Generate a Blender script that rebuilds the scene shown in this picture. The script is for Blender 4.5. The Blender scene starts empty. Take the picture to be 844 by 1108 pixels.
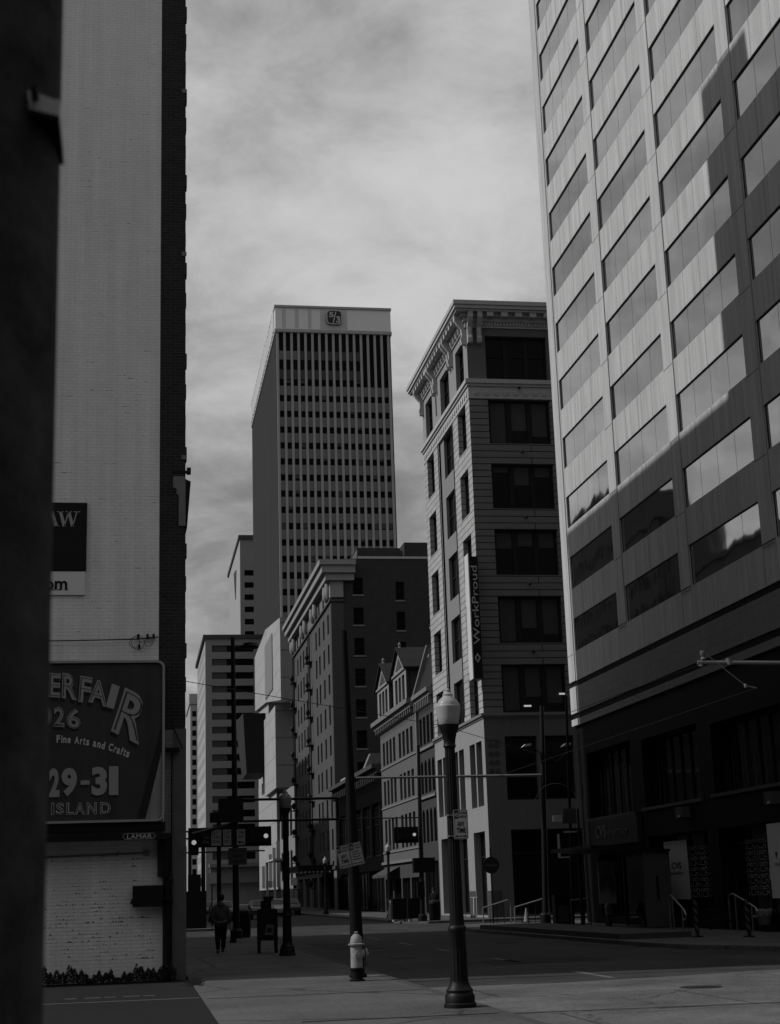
import bpy, bmesh, math, random
from mathutils import Vector, Matrix
random.seed(7)
R = math.radians
sc = bpy.context.scene
C = sc.collection

# ------------------------------------------------------------------ camera
yaw, pit, rol = R(9.652), R(13.945), R(-1.8666)
fw = Vector((math.sin(yaw)*math.cos(pit), math.cos(yaw)*math.cos(pit), math.sin(pit)))
r0 = Vector((math.cos(yaw), -math.sin(yaw), 0)); u0 = r0.cross(fw)
rt = r0*math.cos(rol) + u0*math.sin(rol); up = -r0*math.sin(rol) + u0*math.cos(rol)
cd = bpy.data.cameras.new('camera'); cam = bpy.data.objects.new('camera', cd); C.objects.link(cam)
cam.matrix_world = Matrix(((rt.x, up.x, -fw.x, 0), (rt.y, up.y, -fw.y, 0), (rt.z, up.z, -fw.z, 1.65), (0, 0, 0, 1)))
cd.sensor_fit = 'VERTICAL'; cd.sensor_height = 36.0; cd.lens = 1652.1/1108*36.0
cd.clip_start = 0.1; cd.clip_end = 6000
cd.dof.use_dof = True; cd.dof.focus_distance = 60; cd.dof.aperture_fstop = 6.3
sc.camera = cam

# ------------------------------------------------------------------ world and sun
SUN_S, SUN_E = 0.06, 0.85            # sun lies at (-1, 0.06, 0.85) from the scene
to_sun = Vector((-1, SUN_S, SUN_E)).normalized()
sl = bpy.data.lights.new('sun', 'SUN'); sl.energy = 2.75; sl.angle = R(0.6); sl.color = (1.0, 0.99, 0.985)
so = bpy.data.objects.new('sun', sl); C.objects.link(so)
so.rotation_euler = to_sun.to_track_quat('Z', 'Y').to_euler()
so.location = (0, 0, 80)
w = bpy.data.worlds.new('World'); sc.world = w; w.use_nodes = True
nt = w.node_tree; nt.nodes.clear()
def N(t, **k):
    n = nt.nodes.new(t)
    for a, v in k.items(): setattr(n, a, v)
    return n
def wl(a, b): nt.links.new(a, b)
out = N('ShaderNodeOutputWorld'); bg = N('ShaderNodeBackground'); bg.inputs['Strength'].default_value = 0.1
sky = N('ShaderNodeTexSky', sky_type='NISHITA', sun_disc=False)
sky.sun_elevation = math.asin(to_sun.z); sky.sun_rotation = math.atan2(to_sun.x, to_sun.y)
sky.dust_density = 2.0
bw = N('ShaderNodeRGBToBW'); wl(sky.outputs[0], bw.inputs[0])
def WM(op, a, b=None, clamp=False):
    n = N('ShaderNodeMath', operation=op); n.use_clamp = clamp
    for i, v in enumerate((a, b)):
        if v is None: continue
        if isinstance(v, (int, float)): n.inputs[i].default_value = v
        else: wl(v, n.inputs[i])
    return n.outputs[0]
SKX, SKY = 1.36, 0.3
tc = N('ShaderNodeTexCoord'); sx = N('ShaderNodeSeparateXYZ'); wl(tc.outputs['Generated'], sx.inputs[0])
zz = WM('ADD', WM('MAXIMUM', sx.outputs[2], 0.0), 0.45)
cx = N('ShaderNodeCombineXYZ'); wl(WM('DIVIDE', sx.outputs[0], zz), cx.inputs[0]); wl(WM('DIVIDE', sx.outputs[1], zz), cx.inputs[1])
mp = N('ShaderNodeMapping'); mp.inputs['Rotation'].default_value = (0, 0, R(40)); mp.inputs['Scale'].default_value = (1.0, 1.25, 1); mp.inputs['Location'].default_value = (SKX, SKY, 0)
wl(cx.outputs[0], mp.inputs[0])
n1 = N('ShaderNodeTexNoise'); n1.inputs['Scale'].default_value = 2.2; n1.inputs['Detail'].default_value = 7; n1.inputs['Roughness'].default_value = 0.55; n1.inputs['Distortion'].default_value = 0.25
wl(mp.outputs[0], n1.inputs['Vector'])
n2 = N('ShaderNodeTexNoise'); n2.inputs['Scale'].default_value = 8.0; n2.inputs['Detail'].default_value = 9; n2.inputs['Roughness'].default_value = 0.65; n2.inputs['Distortion'].default_value = 0.4
wl(mp.outputs[0], n2.inputs['Vector'])
mix = WM('ADD', WM('MULTIPLY', n1.outputs[0], 0.75), WM('MULTIPLY', n2.outputs[0], 0.25))
mr = N('ShaderNodeMapRange'); mr.interpolation_type = 'SMOOTHSTEP'
mr.inputs['From Min'].default_value = 0.36; mr.inputs['From Max'].default_value = 0.67
mr.inputs['To Min'].default_value = 1.55; mr.inputs['To Max'].default_value = 5.7
wl(mix, mr.inputs['Value'])
# a little of the clear sky's own brightness stays in the veil of cloud
tot = WM('ADD', mr.outputs[0], WM('MULTIPLY', bw.outputs[0], 0.12))
wl(tot, bg.inputs['Color']); wl(bg.outputs[0], out.inputs[0])
vs = sc.view_settings; vs.view_transform = 'Standard'; vs.look = 'None'; vs.exposure = 0; vs.gamma = 1; vs.use_curve_mapping = False

# ------------------------------------------------------------------ materials
MATS = {}
def mat(name, base=0.3, rough=0.8, amp=0.25, scale=3.0, brick=None, streak=0.0, plane='xz', metal=0.0, bump=0.15, spec=0.12, emit=None, fine=0.0, crack=0.0):
    """brick = (width, height, mortar size, mortar factor, second-colour factor)"""
    if name in MATS: return MATS[name]
    m = bpy.data.materials.new(name); m.use_nodes = True; t = m.node_tree; L = t.links.new
    b = t.nodes['Principled BSDF']; b.inputs['Roughness'].default_value = rough; b.inputs['Metallic'].default_value = metal
    b.inputs['Specular IOR Level'].default_value = spec
    def nn(k, **kw):
        n = t.nodes.new(k)
        for a, v in kw.items(): setattr(n, a, v)
        return n
    def ma(op, a, c):
        n = nn('ShaderNodeMath', operation=op)
        for i, v in enumerate((a, c)):
            if isinstance(v, (int, float)): n.inputs[i].default_value = v
            else: L(v, n.inputs[i])
        return n.outputs[0]
    co = nn('ShaderNodeTexCoord').outputs['Object']
    no = nn('ShaderNodeTexNoise'); no.inputs['Scale'].default_value = scale; no.inputs['Detail'].default_value = 7; no.inputs['Roughness'].default_value = 0.62
    L(co, no.inputs['Vector'])
    val = ma('ADD', ma('MULTIPLY', ma('SUBTRACT', no.outputs[0], 0.5), 2*amp), 1.0)
    hgt = no.outputs[0]
    if streak:
        mpn = nn('ShaderNodeMapping'); mpn.inputs['Scale'].default_value = (2.2, 2.2, 0.10); L(co, mpn.inputs[0])
        ns = nn('ShaderNodeTexNoise'); ns.inputs['Scale'].default_value = 2.0; ns.inputs['Detail'].default_value = 6; L(mpn.outputs[0], ns.inputs['Vector'])
        val = ma('MULTIPLY', val, ma('ADD', ma('MULTIPLY', ma('SUBTRACT', ns.outputs[0], 0.5), 2*streak), 1.0))
    if fine:
        nf = nn('ShaderNodeTexNoise'); nf.inputs['Scale'].default_value = 24; nf.inputs['Detail'].default_value = 5; nf.inputs['Roughness'].default_value = 0.75; L(co, nf.inputs['Vector'])
        val = ma('MULTIPLY', val, ma('ADD', ma('MULTIPLY', ma('SUBTRACT', nf.outputs[0], 0.5), 2*fine), 1.0))
    if crack:
        wn = nn('ShaderNodeTexNoise'); wn.inputs['Scale'].default_value = 1.7; wn.inputs['Detail'].default_value = 4; L(co, wn.inputs['Vector'])
        wa = nn('ShaderNodeMix'); wa.data_type = 'VECTOR'; wa.inputs['Factor'].default_value = 0.30; L(co, wa.inputs['A']); L(wn.outputs['Color'], wa.inputs['B'])
        vo = nn('ShaderNodeTexVoronoi'); vo.feature = 'DISTANCE_TO_EDGE'; vo.inputs['Scale'].default_value = crack; L(wa.outputs['Result'], vo.inputs['Vector'])
        ms = nn('ShaderNodeMapRange'); ms.inputs['From Max'].default_value = 0.012; ms.inputs['To Min'].default_value = 0.45; L(vo.outputs['Distance'], ms.inputs['Value'])
        big = nn('ShaderNodeTexNoise'); big.inputs['Scale'].default_value = 0.35; big.inputs['Detail'].default_value = 5; L(co, big.inputs['Vector'])
        g6 = nn('ShaderNodeTexNoise'); g6.inputs['Scale'].default_value = 7.0; g6.inputs['Detail'].default_value = 8; g6.inputs['Roughness'].default_value = 0.8; L(co, g6.inputs['Vector'])
        val = ma('MULTIPLY', val, ma('ADD', ma('MULTIPLY', ma('SUBTRACT', g6.outputs[0], 0.5), 1.5), 1.0))
        val = ma('MULTIPLY', val, ms.outputs[0]); val = ma('MULTIPLY', val, ma('ADD', ma('MULTIPLY', ma('SUBTRACT', big.outputs[0], 0.5), 1.3), 1.0))
    if brick:
        bwid, bh, ms, mf, c2 = brick
        s = nn('ShaderNodeSeparateXYZ'); L(co, s.inputs[0]); cb = nn('ShaderNodeCombineXYZ')
        L(s.outputs[0 if plane[0] == 'x' else 1], cb.inputs[0]); L(s.outputs[2 if plane[1] == 'z' else 1], cb.inputs[1])
        br = nn('ShaderNodeTexBrick'); br.inputs['Scale'].default_value = 1.0
        br.inputs['Brick Width'].default_value = bwid; br.inputs['Row Height'].default_value = bh; br.inputs['Mortar Size'].default_value = ms
        br.inputs['Mortar Smooth'].default_value = 0.3
        br.inputs['Color1'].default_value = (1, 1, 1, 1); br.inputs['Color2'].default_value = (c2, c2, c2, 1); br.inputs['Mortar'].default_value = (mf, mf, mf, 1)
        L(cb.outputs[0], br.inputs['Vector'])
        val = ma('MULTIPLY', val, br.outputs['Color'])
        hgt = ma('ADD', ma('MULTIPLY', ma('SUBTRACT', 1.0, br.outputs['Fac']), 1.0), ma('MULTIPLY', no.outputs[0], 0.3))
    L(ma('MULTIPLY', val, base), b.inputs['Base Color'])
    L(ma('ADD', ma('MULTIPLY', ma('SUBTRACT', no.outputs[0], 0.5), 0.15), rough), b.inputs['Roughness'])
    if bump:
        bp = nn('ShaderNodeBump'); bp.inputs['Strength'].default_value = bump; bp.inputs['Distance'].default_value = 0.02; L(hgt, bp.inputs['Height']); L(bp.outputs[0], b.inputs['Normal'])
    if emit:
        b.inputs['Emission Color'].default_value = (1, 1, 1, 1); b.inputs['Emission Strength'].default_value = emit
    MATS[name] = m; return m

M_asphalt = mat('asphalt', 0.040, 0.9, 0.45, 0.8, fine=1.2, crack=0.35, bump=0.4)
M_lot = mat('lot asphalt', 0.015, 0.92, 0.35, 0.9, fine=0.4, bump=0.4)
M_conc = mat('sidewalk concrete', 0.088, 0.9, 0.22, 1.2, brick=(1.55, 1.55, 0.010, 0.7, 0.95), plane='xy', fine=1.1, crack=0.25, bump=0.2)
M_apron = mat('concrete road slab', 0.105, 0.9, 0.35, 0.7, brick=(6.0, 3.7, 0.03, 0.4, 0.93), plane='xy', fine=1.2, crack=0.45, bump=0.2)
M_kerb = mat('kerb stone', 0.06, 0.9, 0.3, 2.0)
M_paint_l = mat('worn road paint', 0.12, 0.8, 0.7, 6.0)
M_white_brick = mat('painted white brick', 0.68, 0.85, 0.13, 0.9, brick=(0.22, 0.075, 0.006, 0.80, 0.95), streak=0.18, bump=0.6, fine=0.22)
M_dark_brick = mat('dark brick', 0.030, 0.9, 0.3, 2.0, brick=(0.22, 0.075, 0.008, 1.7, 0.7), bump=0.5)
M_dark_brick_y = mat('dark brick side', 0.030, 0.9, 0.3, 2.0, brick=(0.22, 0.075, 0.008, 1.7, 0.7), plane='yz', bump=0.5)
M_dirty_white = mat('dirty white brick', 0.22, 0.9, 0.25, 3.0, brick=(0.22, 0.075, 0.006, 0.6, 0.85), bump=0.5)
M_mortar = mat('old render patch', 0.16, 0.9, 0.2, 4.0)
M_tower = mat('precast concrete panel', 0.42, 0.75, 0.10, 1.2, streak=0.42, fine=0.35, bump=0.1)
M_tower_brick = mat('precast block band', 0.20, 0.8, 0.12, 1.0, brick=(0.75, 0.36, 0.012, 0.7, 0.93), plane='yz', streak=0.1)
M_tower_line = mat('panel joint', 0.05, 0.8, 0.1, 2.0)
M_granite = mat('dark polished granite', 0.007, 0.6, 0.3, 3.0, spec=0.04, brick=(1.2, 0.8, 0.008, 0.4, 0.8), plane='yz', bump=0.05)
M_black = mat('black recess', 0.006, 0.8, 0.2, 2.0, bump=0)
M_wp_front = mat('rusticated stone shaded front', 0.15, 0.85, 0.14, 1.0, brick=(40.0, 0.415, 0.03, 0.12, 0.97), fine=0.25, bump=0.6, streak=0.07)  # same stone as the street side, with the front's shade put into the colour
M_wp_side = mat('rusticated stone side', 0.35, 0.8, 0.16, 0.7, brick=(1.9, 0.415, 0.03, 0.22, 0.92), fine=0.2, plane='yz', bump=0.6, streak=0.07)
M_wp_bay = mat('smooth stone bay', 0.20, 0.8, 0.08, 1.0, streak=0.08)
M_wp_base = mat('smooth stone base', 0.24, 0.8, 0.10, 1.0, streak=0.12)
M_wp_basef = mat('smooth stone base shaded front', 0.11, 0.8, 0.15, 1.0, streak=0.14)  # darker copy of the base stone; the shaded front is painted in
M_cornice = mat('painted cornice', 0.36, 0.7, 0.12, 2.0)
M_frame_dk = mat('dark window frame', 0.015, 0.5, 0.2, 2.0)
M_blind = mat('roller blind', 0.055, 0.8, 0.08, 2.0)
M_brick_f = mat('brown brick shaded front', 0.038, 0.9, 0.22, 0.8, brick=(0.45, 0.15, 0.015, 1.25, 0.85), streak=0.08)  # darker copy of the side brick, shade of the front face in its colour
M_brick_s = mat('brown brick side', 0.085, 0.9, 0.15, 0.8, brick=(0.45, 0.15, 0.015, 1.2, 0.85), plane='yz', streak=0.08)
M_stone_mid = mat('grey stone trim', 0.16, 0.8, 0.15, 1.2, streak=0.08)
M_stone_dk = mat('dark stone trim', 0.06, 0.8, 0.2, 1.2)
M_slate = mat('slate roof', 0.02, 0.7, 0.3, 2.0, brick=(0.4, 0.25, 0.01, 0.5, 0.8), plane='yz')
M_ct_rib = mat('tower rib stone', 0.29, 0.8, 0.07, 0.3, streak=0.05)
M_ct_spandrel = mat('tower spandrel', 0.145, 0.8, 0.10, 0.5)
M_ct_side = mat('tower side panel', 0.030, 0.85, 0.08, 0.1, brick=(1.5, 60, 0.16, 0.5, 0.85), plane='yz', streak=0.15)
M_ct_cap = mat('tower cap panel', 0.60, 0.7, 0.06, 0.3)
M_ct_cap2 = mat('tower cap seam panel', 0.42, 0.7, 0.06, 0.3)
M_far_lit = mat('far sunlit stone', 0.30, 0.8, 0.1, 0.3, streak=0.05)  # paler copy for the street-side faces; sunlight is put into the colour
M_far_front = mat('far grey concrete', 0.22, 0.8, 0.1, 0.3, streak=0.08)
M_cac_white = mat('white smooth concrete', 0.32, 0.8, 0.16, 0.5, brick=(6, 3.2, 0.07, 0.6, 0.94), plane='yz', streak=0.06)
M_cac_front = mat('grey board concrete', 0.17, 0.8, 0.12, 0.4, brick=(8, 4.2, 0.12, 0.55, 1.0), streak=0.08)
M_cac_strip = mat('grey panel strip', 0.17, 0.6, 0.1, 0.4)
M_metal_bk = mat('black painted metal', 0.006, 0.5, 0.3, 6.0, spec=0.18)
M_metal_gr = mat('galvanised metal', 0.22, 0.45, 0.15, 6.0, metal=0.6)
M_steel = mat('stainless handrail', 0.30, 0.35, 0.1, 6.0, metal=0.8)
M_wood = mat('weathered pole wood', 0.042, 0.9, 1.5, 9.0, streak=0.7, bump=0.6)
M_wood2 = mat('dark street pole', 0.005, 0.8, 0.3, 5.0)
M_globe = mat('lamp globe', 0.32, 0.35, 0.15, 9.0, bump=0.05)
M_globe_dk = mat('darker lamp globe', 0.16, 0.35, 0.3, 9.0, bump=0.05)  # darker globe colour for the second lamp
M_hyd = mat('hydrant cream paint', 0.24, 0.65, 0.6, 11.0, streak=0.4)
M_sign_w = mat('sign white', 0.42, 0.5, 0.12, 8.0, bump=0)
M_sign_g = mat('sign dull white', 0.28, 0.5, 0.15, 8.0, bump=0)
M_sign_b = mat('sign black', 0.012, 0.5, 0.1, 8.0, bump=0)
M_post_bg = mat('poster ground', 0.038, 0.6, 0.35, 1.5, streak=0.4, bump=0.1)
M_post_lt = mat('poster letters', 0.25, 0.6, 0.08, 4.0, bump=0)
M_post_dk = mat('poster letter shade', 0.016, 0.6, 0.1, 4.0, bump=0)
M_post_mid = mat('poster stripe', 0.028, 0.6, 0.1, 4.0, bump=0)
M_post_br = mat('poster small letters', 0.42, 0.6, 0.05, 4.0, bump=0)
M_bb_frame = mat('billboard frame', 0.26, 0.5, 0.15, 4.0)
M_concrete_lt = mat('pale planter', 0.20, 0.8, 0.2, 4.0)
M_cloth_gr = mat('grey hoodie', 0.055, 0.9, 0.3, 10.0)
M_cloth_bk = mat('black trousers', 0.012, 0.9, 0.3, 10.0)
M_hair = mat('dark hair', 0.012, 0.6, 0.3, 20.0)
M_skin = mat('skin', 0.20, 0.6, 0.05, 10.0, bump=0)
M_rubber = mat('tyre rubber', 0.015, 0.8, 0.1, 6.0)
M_car_dk = mat('dark car paint', 0.03, 0.25, 0.05, 3.0, spec=0.5, bump=0)
M_car_lt = mat('silver car paint', 0.30, 0.3, 0.05, 3.0, metal=0.4, bump=0)
M_bag = mat('plastic bin bag', 0.22, 0.5, 0.4, 14.0, bump=0.5)
M_leaf = mat('weed leaves', 0.02, 0.8, 0.4, 5.0)
M_lampon = mat('signal lens on', 0.5, 0.4, 0.0, 1.0, emit=0.3, bump=0)
M_lensoff = mat('signal lens off', 0.02, 0.3, 0.1, 3.0, bump=0)
M_tube = mat('fluorescent tube', 0.8, 0.4, 0.0, 1.0, emit=0.35, bump=0)
def glass(name, base, rough, metal):
    m = bpy.data.materials.new(name); m.use_nodes = True; t = m.node_tree
    b = t.nodes['Principled BSDF']; b.inputs['Metallic'].default_value = metal; b.inputs['Roughness'].default_value = rough; b.inputs['Specular IOR Level'].default_value = 0.5 if metal else 0.2
    no = t.nodes.new('ShaderNodeTexNoise'); no.inputs['Scale'].default_value = 0.35; no.inputs['Detail'].default_value = 2
    tcn = t.nodes.new('ShaderNodeTexCoord'); t.links.new(tcn.outputs['Object'], no.inputs['Vector'])
    cr = t.nodes.new('ShaderNodeMapRange'); cr.inputs['To Min'].default_value = base*0.85; cr.inputs['To Max'].default_value = base*1.15
    t.links.new(no.outputs[0], cr.inputs['Value']); t.links.new(cr.outputs[0], b.inputs['Base Color'])
    oi = t.nodes.new('ShaderNodeObjectInfo'); r2 = t.nodes.new('ShaderNodeMapRange'); r2.inputs['To Min'].default_value = 0.90; r2.inputs['To Max'].default_value = 1.08; t.links.new(oi.outputs['Random'], r2.inputs['Value'])
    mu = t.nodes.new('ShaderNodeMath'); mu.operation = 'MULTIPLY'; t.links.new(cr.outputs[0], mu.inputs[0]); t.links.new(r2.outputs[0], mu.inputs[1]); t.links.new(mu.outputs[0], b.inputs['Base Color'])
    bp = t.nodes.new('ShaderNodeBump'); bp.inputs['Strength'].default_value = 0.16; bp.inputs['Distance'].default_value = 0.06
    t.links.new(no.outputs[0], bp.inputs['Height']); t.links.new(bp.outputs[0], b.inputs['Normal'])
    return m
M_mirror = glass('reflective office glass', 0.53, 0.03, 1.0)
M_glass = glass('dark window glass', 0.008, 0.08, 0.0)
M_glass2 = mat('dull window glass', 0.005, 0.6, 0.3, 2.0, spec=0.03, bump=0)

# ------------------------------------------------------------------ mesh helpers
class MB:
    def __init__(s): s.v = []; s.f = []; s.sm = []
    def add(s, vs, fs, smooth=False):
        o = len(s.v); s.v += [tuple(p) for p in vs]; s.f += [tuple(i+o for i in f) for f in fs]; s.sm += [smooth]*len(fs); return s
    def box(s, x0, x1, y0, y1, z0, z1):
        x0, x1 = min(x0, x1), max(x0, x1); y0, y1 = min(y0, y1), max(y0, y1); z0, z1 = min(z0, z1), max(z0, z1)
        return s.add([(x0,y0,z0),(x1,y0,z0),(x1,y1,z0),(x0,y1,z0),(x0,y0,z1),(x1,y0,z1),(x1,y1,z1),(x0,y1,z1)],
                     [(0,3,2,1),(4,5,6,7),(0,1,5,4),(1,2,6,5),(2,3,7,6),(3,0,4,7)])
    def quad(s, a, b, c, d): return s.add([a,b,c,d], [(0,1,2,3)])
    def tube(s, p, q, r, r2=None, n=12, caps=True):
        p = Vector(p); q = Vector(q); r2 = r if r2 is None else r2
        d = (q-p).normalized(); a = d.orthogonal().normalized(); b = d.cross(a)
        vs = []
        for k in range(n):
            t = 2*math.pi*k/n; e = a*math.cos(t)+b*math.sin(t); vs += [p+e*r, q+e*r2]
        fs = [(2*k, 2*((k+1)%n), 2*((k+1)%n)+1, 2*k+1) for k in range(n)]
        s.add(vs, fs, True)
        if caps: s.add([v for v in vs[0::2]], [tuple(range(n))[::-1]]); s.add([v for v in vs[1::2]], [tuple(range(n))])
        return s
    def path(s, pts, r, n=10):
        for a, b in zip(pts[:-1], pts[1:]): s.tube(a, b, r, n=n)
        return s
    def lathe(s, prof, cx=0, cy=0, n=20, flute=None):
        """prof: (radius, z) from bottom to top"""
        vs = []
        for r, z in prof:
            for k in range(n):
                rr = r*(0.9 if (flute and flute[0] <= z <= flute[1] and k % 2) else 1.0)
                t = 2*math.pi*k/n; vs.append((cx+rr*math.cos(t), cy+rr*math.sin(t), z))
        fs = []
        for i in range(len(prof)-1):
            for k in range(n): fs.append((i*n+k, i*n+(k+1)%n, (i+1)*n+(k+1)%n, (i+1)*n+k))
        s.add(vs, fs, True)
        s.add(vs[:n], [tuple(range(n))[::-1]]); s.add(vs[-n:], [tuple(range(n))])
        return s
    def prism(s, poly, axis, a0, a1):
        """poly in the two other axes (in x,y,z order), extruded along axis"""
        def P(u, v, a): return (a,u,v) if axis == 'x' else (u,a,v) if axis == 'y' else (u,v,a)
        n = len(poly); vs = [P(u,v,a0) for u,v in poly]+[P(u,v,a1) for u,v in poly]
        fs = [(i,(i+1)%n,n+(i+1)%n,n+i) for i in range(n)] + [tuple(range(n))[::-1], tuple(range(n,2*n))]
        return s.add(vs, fs)
    def build(s, name, m, parent=None, bevel=0, off=None):
        me = bpy.data.meshes.new(name)
        o3 = Vector((0,0,0))
        if off is not None: o3 = Vector(off)
        elif parent is not None: o3 = Vector(OFF.get(parent.name, (0,0,0)))
        me.from_pydata([Vector(v)-o3 for v in s.v], [], s.f)
        for p, q in zip(me.polygons, s.sm): p.use_smooth = q
        bm = bmesh.new(); bm.from_mesh(me); bmesh.ops.remove_doubles(bm, verts=bm.verts, dist=1e-5) if len(s.v) < 30000 and any(s.sm) else None
        bmesh.ops.recalc_face_normals(bm, faces=bm.faces); bm.to_mesh(me); bm.free()
        if any(s.sm): me.set_sharp_from_angle(angle=R(38))
        me.materials.append(m)
        ob = bpy.data.objects.new(name, me); C.objects.link(ob)
        if parent is not None: ob.parent = parent; OFF[ob.name] = o3
        elif off is not None: ob.location = o3; OFF[ob.name] = o3
        if bevel:
            bv = ob.modifiers.new('bevel', 'BEVEL'); bv.width = bevel; bv.segments = 2; bv.limit_method = 'ANGLE'
        return ob
OFF = {}
def tag(o, label, cat, group=None, kind=None):
    o['label'] = label; o['category'] = cat
    if group: o['group'] = group
    if kind: o['kind'] = kind
    return o
def thing(name, label, cat, loc, group=None, local=False, rz=0):
    """Empty at the thing's base. local=False: its parts are given in world coordinates."""
    o = bpy.data.objects.new(name, None); C.objects.link(o); o.location = loc; o.rotation_euler = (0,0,rz)
    o.empty_display_size = 0.3
    OFF[o.name] = Vector((0,0,0)) if local else Vector(loc)
    return tag(o, label, cat, group)
def struct(name, mb, m):
    o = mb.build(name, m); o['kind'] = 'structure'; return o
def dup(root, loc, label=None, rz=None):
    r = root.copy(); C.objects.link(r); r.location = loc
    if rz is not None: r.rotation_euler = (0,0,rz)
    if label: r['label'] = label
    def rec(a, b):
        for ch in list(a.children):
            c = ch.copy(); C.objects.link(c); c.parent = b; rec(ch, c)
    rec(root, r); return r
def copypart(p, delta, parent):
    c = p.copy(); C.objects.link(c); c.parent = parent; c.location = Vector(p.location)+Vector(delta)
    for ch in list(p.children):
        d = ch.copy(); C.objects.link(d); d.parent = c
    return c

def facade(mb, axis, pos, u0, u1, z0, z1, holes, depth):
    """wall sheet with real openings; axis 'x': plane X=pos seen from -X, u=Y; axis 'y': plane Y=pos seen from -Y, u=X"""
    us = sorted({u0,u1}|{h[0] for h in holes}|{h[1] for h in holes}); zs = sorted({z0,z1}|{h[2] for h in holes}|{h[3] for h in holes})
    us = [u for u in us if u0-1e-6 <= u <= u1+1e-6]; zs = [z for z in zs if z0-1e-6 <= z <= z1+1e-6]
    def P(u, z, d=0): return (pos+d, u, z) if axis == 'x' else (u, pos+d, z)
    for a, b in zip(us[:-1], us[1:]):
        for c, d in zip(zs[:-1], zs[1:]):
            m1, m2 = (a+b)/2, (c+d)/2
            if any(h[0] < m1 < h[1] and h[2] < m2 < h[3] for h in holes): continue
            mb.quad(P(a,c), P(b,c), P(b,d), P(a,d))
    for h in holes:
        a, b, c, d = h[:4]
        mb.quad(P(a,c),P(b,c),P(b,c,depth),P(a,c,depth)); mb.quad(P(a,d),P(b,d),P(b,d,depth),P(a,d,depth))
        mb.quad(P(a,c),P(a,d),P(a,d,depth),P(a,c,depth)); mb.quad(P(b,c),P(b,d),P(b,d,depth),P(b,c,depth))
    return mb
def bars(mb, axis, pos, a, b, c, d, t, dep):
    """one box lying in the wall plane"""
    if axis == 'x': mb.box(pos, pos+dep, a, b, c, d)
    else: mb.box(a, b, pos, pos+dep, c, d)
def windows(parent, axis, pos, holes, depth, cols=1, rails=(), ft=0.07, fm=None, gm=None, mull=None, blinds=False, sill=None, name='window', fd=0.10, md=0.08):
    """one window (frame) per hole with its pane (and blind) as sub-parts; same-size holes share their meshes"""
    fm = fm or M_frame_dk; gm = gm or M_glass; mull = mull or ft*0.8
    cache = {}
    for h in holes:
        a, b, c, d = h; key = (round(b-a,2), round(d-c,2)); v = random.randrange(3) if blinds else 0
        k2 = key+(v,)
        if k2 in cache:
            p, (pa, pc) = cache[k2]
            delta = (0, a-pa, c-pc) if axis == 'x' else (a-pa, 0, c-pc)
            copypart(p, delta, parent); continue
        fp = pos+depth-fd
        mb = MB()
        bars(mb, axis, fp, a, b, c, c+ft, ft, fd-0.01); bars(mb, axis, fp, a, b, d-ft, d, ft, fd-0.01)
        bars(mb, axis, fp, a, a+ft, c+ft, d-ft, ft, fd-0.01); bars(mb, axis, fp, b-ft, b, c+ft, d-ft, ft, fd-0.01)
        for i in range(1, cols):
            u = a+(b-a)*i/cols; bars(mb, axis, pos+depth-0.01-md, u-mull/2, u+mull/2, c+ft, d-ft, ft, md)
        for r_ in rails:
            z = c+(d-c)*r_
            for i in range(cols):
                ua = a+(b-a)*i/cols+mull/2; ub = a+(b-a)*(i+1)/cols-mull/2
                bars(mb, axis, fp+0.01, ua, ub, z-ft*0.3, z+ft*0.3, ft, 0.06)
        f = mb.build(name, fm, parent)
        g = MB(); bars(g, axis, pos+depth-0.015, a+0.005, b-0.005, c+0.005, d-0.005, 0, 0.01); g.build('pane', gm, f)
        if blinds:
            g = MB()
            for i in range(cols):
                ua = a+(b-a)*i/cols+mull/2+0.04; ub = a+(b-a)*(i+1)/cols-mull/2-0.04
                hh = [(0.35,0.3,0.33),(0.9,0.62,0.75),(0.12,0.4,0.22)][v][i % 3]*(d-c)
                bars(g, axis, pos+depth-0.024, ua, ub, d-ft-hh, d-ft, 0, 0.006)
            g.build('blind', M_blind, f)
        if sill:
            g = MB(); bars(g, axis, pos-0.08, a-0.08, b+0.08, c-sill, c-0.003, 0, 0.10); g.build('sill', M_stone_mid, f)
        cache[k2] = (f, (a, c))

# ---- lettering: glyph outlines of the built-in font turned into real thin solids
def glyph(s, bold=0.0, ext=0.5):
    cu = bpy.data.curves.new('t', 'FONT'); cu.body = s; cu.size = 1.0; cu.extrude = ext; cu.offset = bold; cu.resolution_u = 3
    ob = bpy.data.objects.new('t', cu); C.objects.link(ob)
    dg = bpy.context.evaluated_depsgraph_get(); me = ob.evaluated_get(dg).to_mesh()
    vs = [tuple(v.co) for v in me.vertices]; fs = [tuple(p.vertices) for p in me.polygons]
    ob.evaluated_get(dg).to_mesh_clear(); bpy.data.objects.remove(ob); bpy.data.curves.remove(cu)
    if not vs: return [], [], (0,0,1,1)
    xs = [v[0] for v in vs]; ys = [v[1] for v in vs]
    return vs, fs, (min(xs), max(xs), min(ys), max(ys))
def put_text(mb, s, o, U, V, Wv, t=0.01, bold=0.0):
    """fit s into the parallelogram from o along U and V; thickness t along Wv"""
    vs, fs, (x0, x1, y0, y1) = glyph(s, bold)
    o = Vector(o); U = Vector(U); V = Vector(V); Wv = Vector(Wv)
    mb.add([o+U*((x-x0)/(x1-x0))+V*((y-y0)/(y1-y0))+Wv*(t*(z+0.5)) for x,y,z in vs], fs)
def text_y(mb, s, x0, x1, z0, z1, y, t=0.01, bold=0.0): put_text(mb, s, (x0,y,z0), (x1-x0,0,0), (0,0,z1-z0), (0,-1,0), t, bold)
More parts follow.
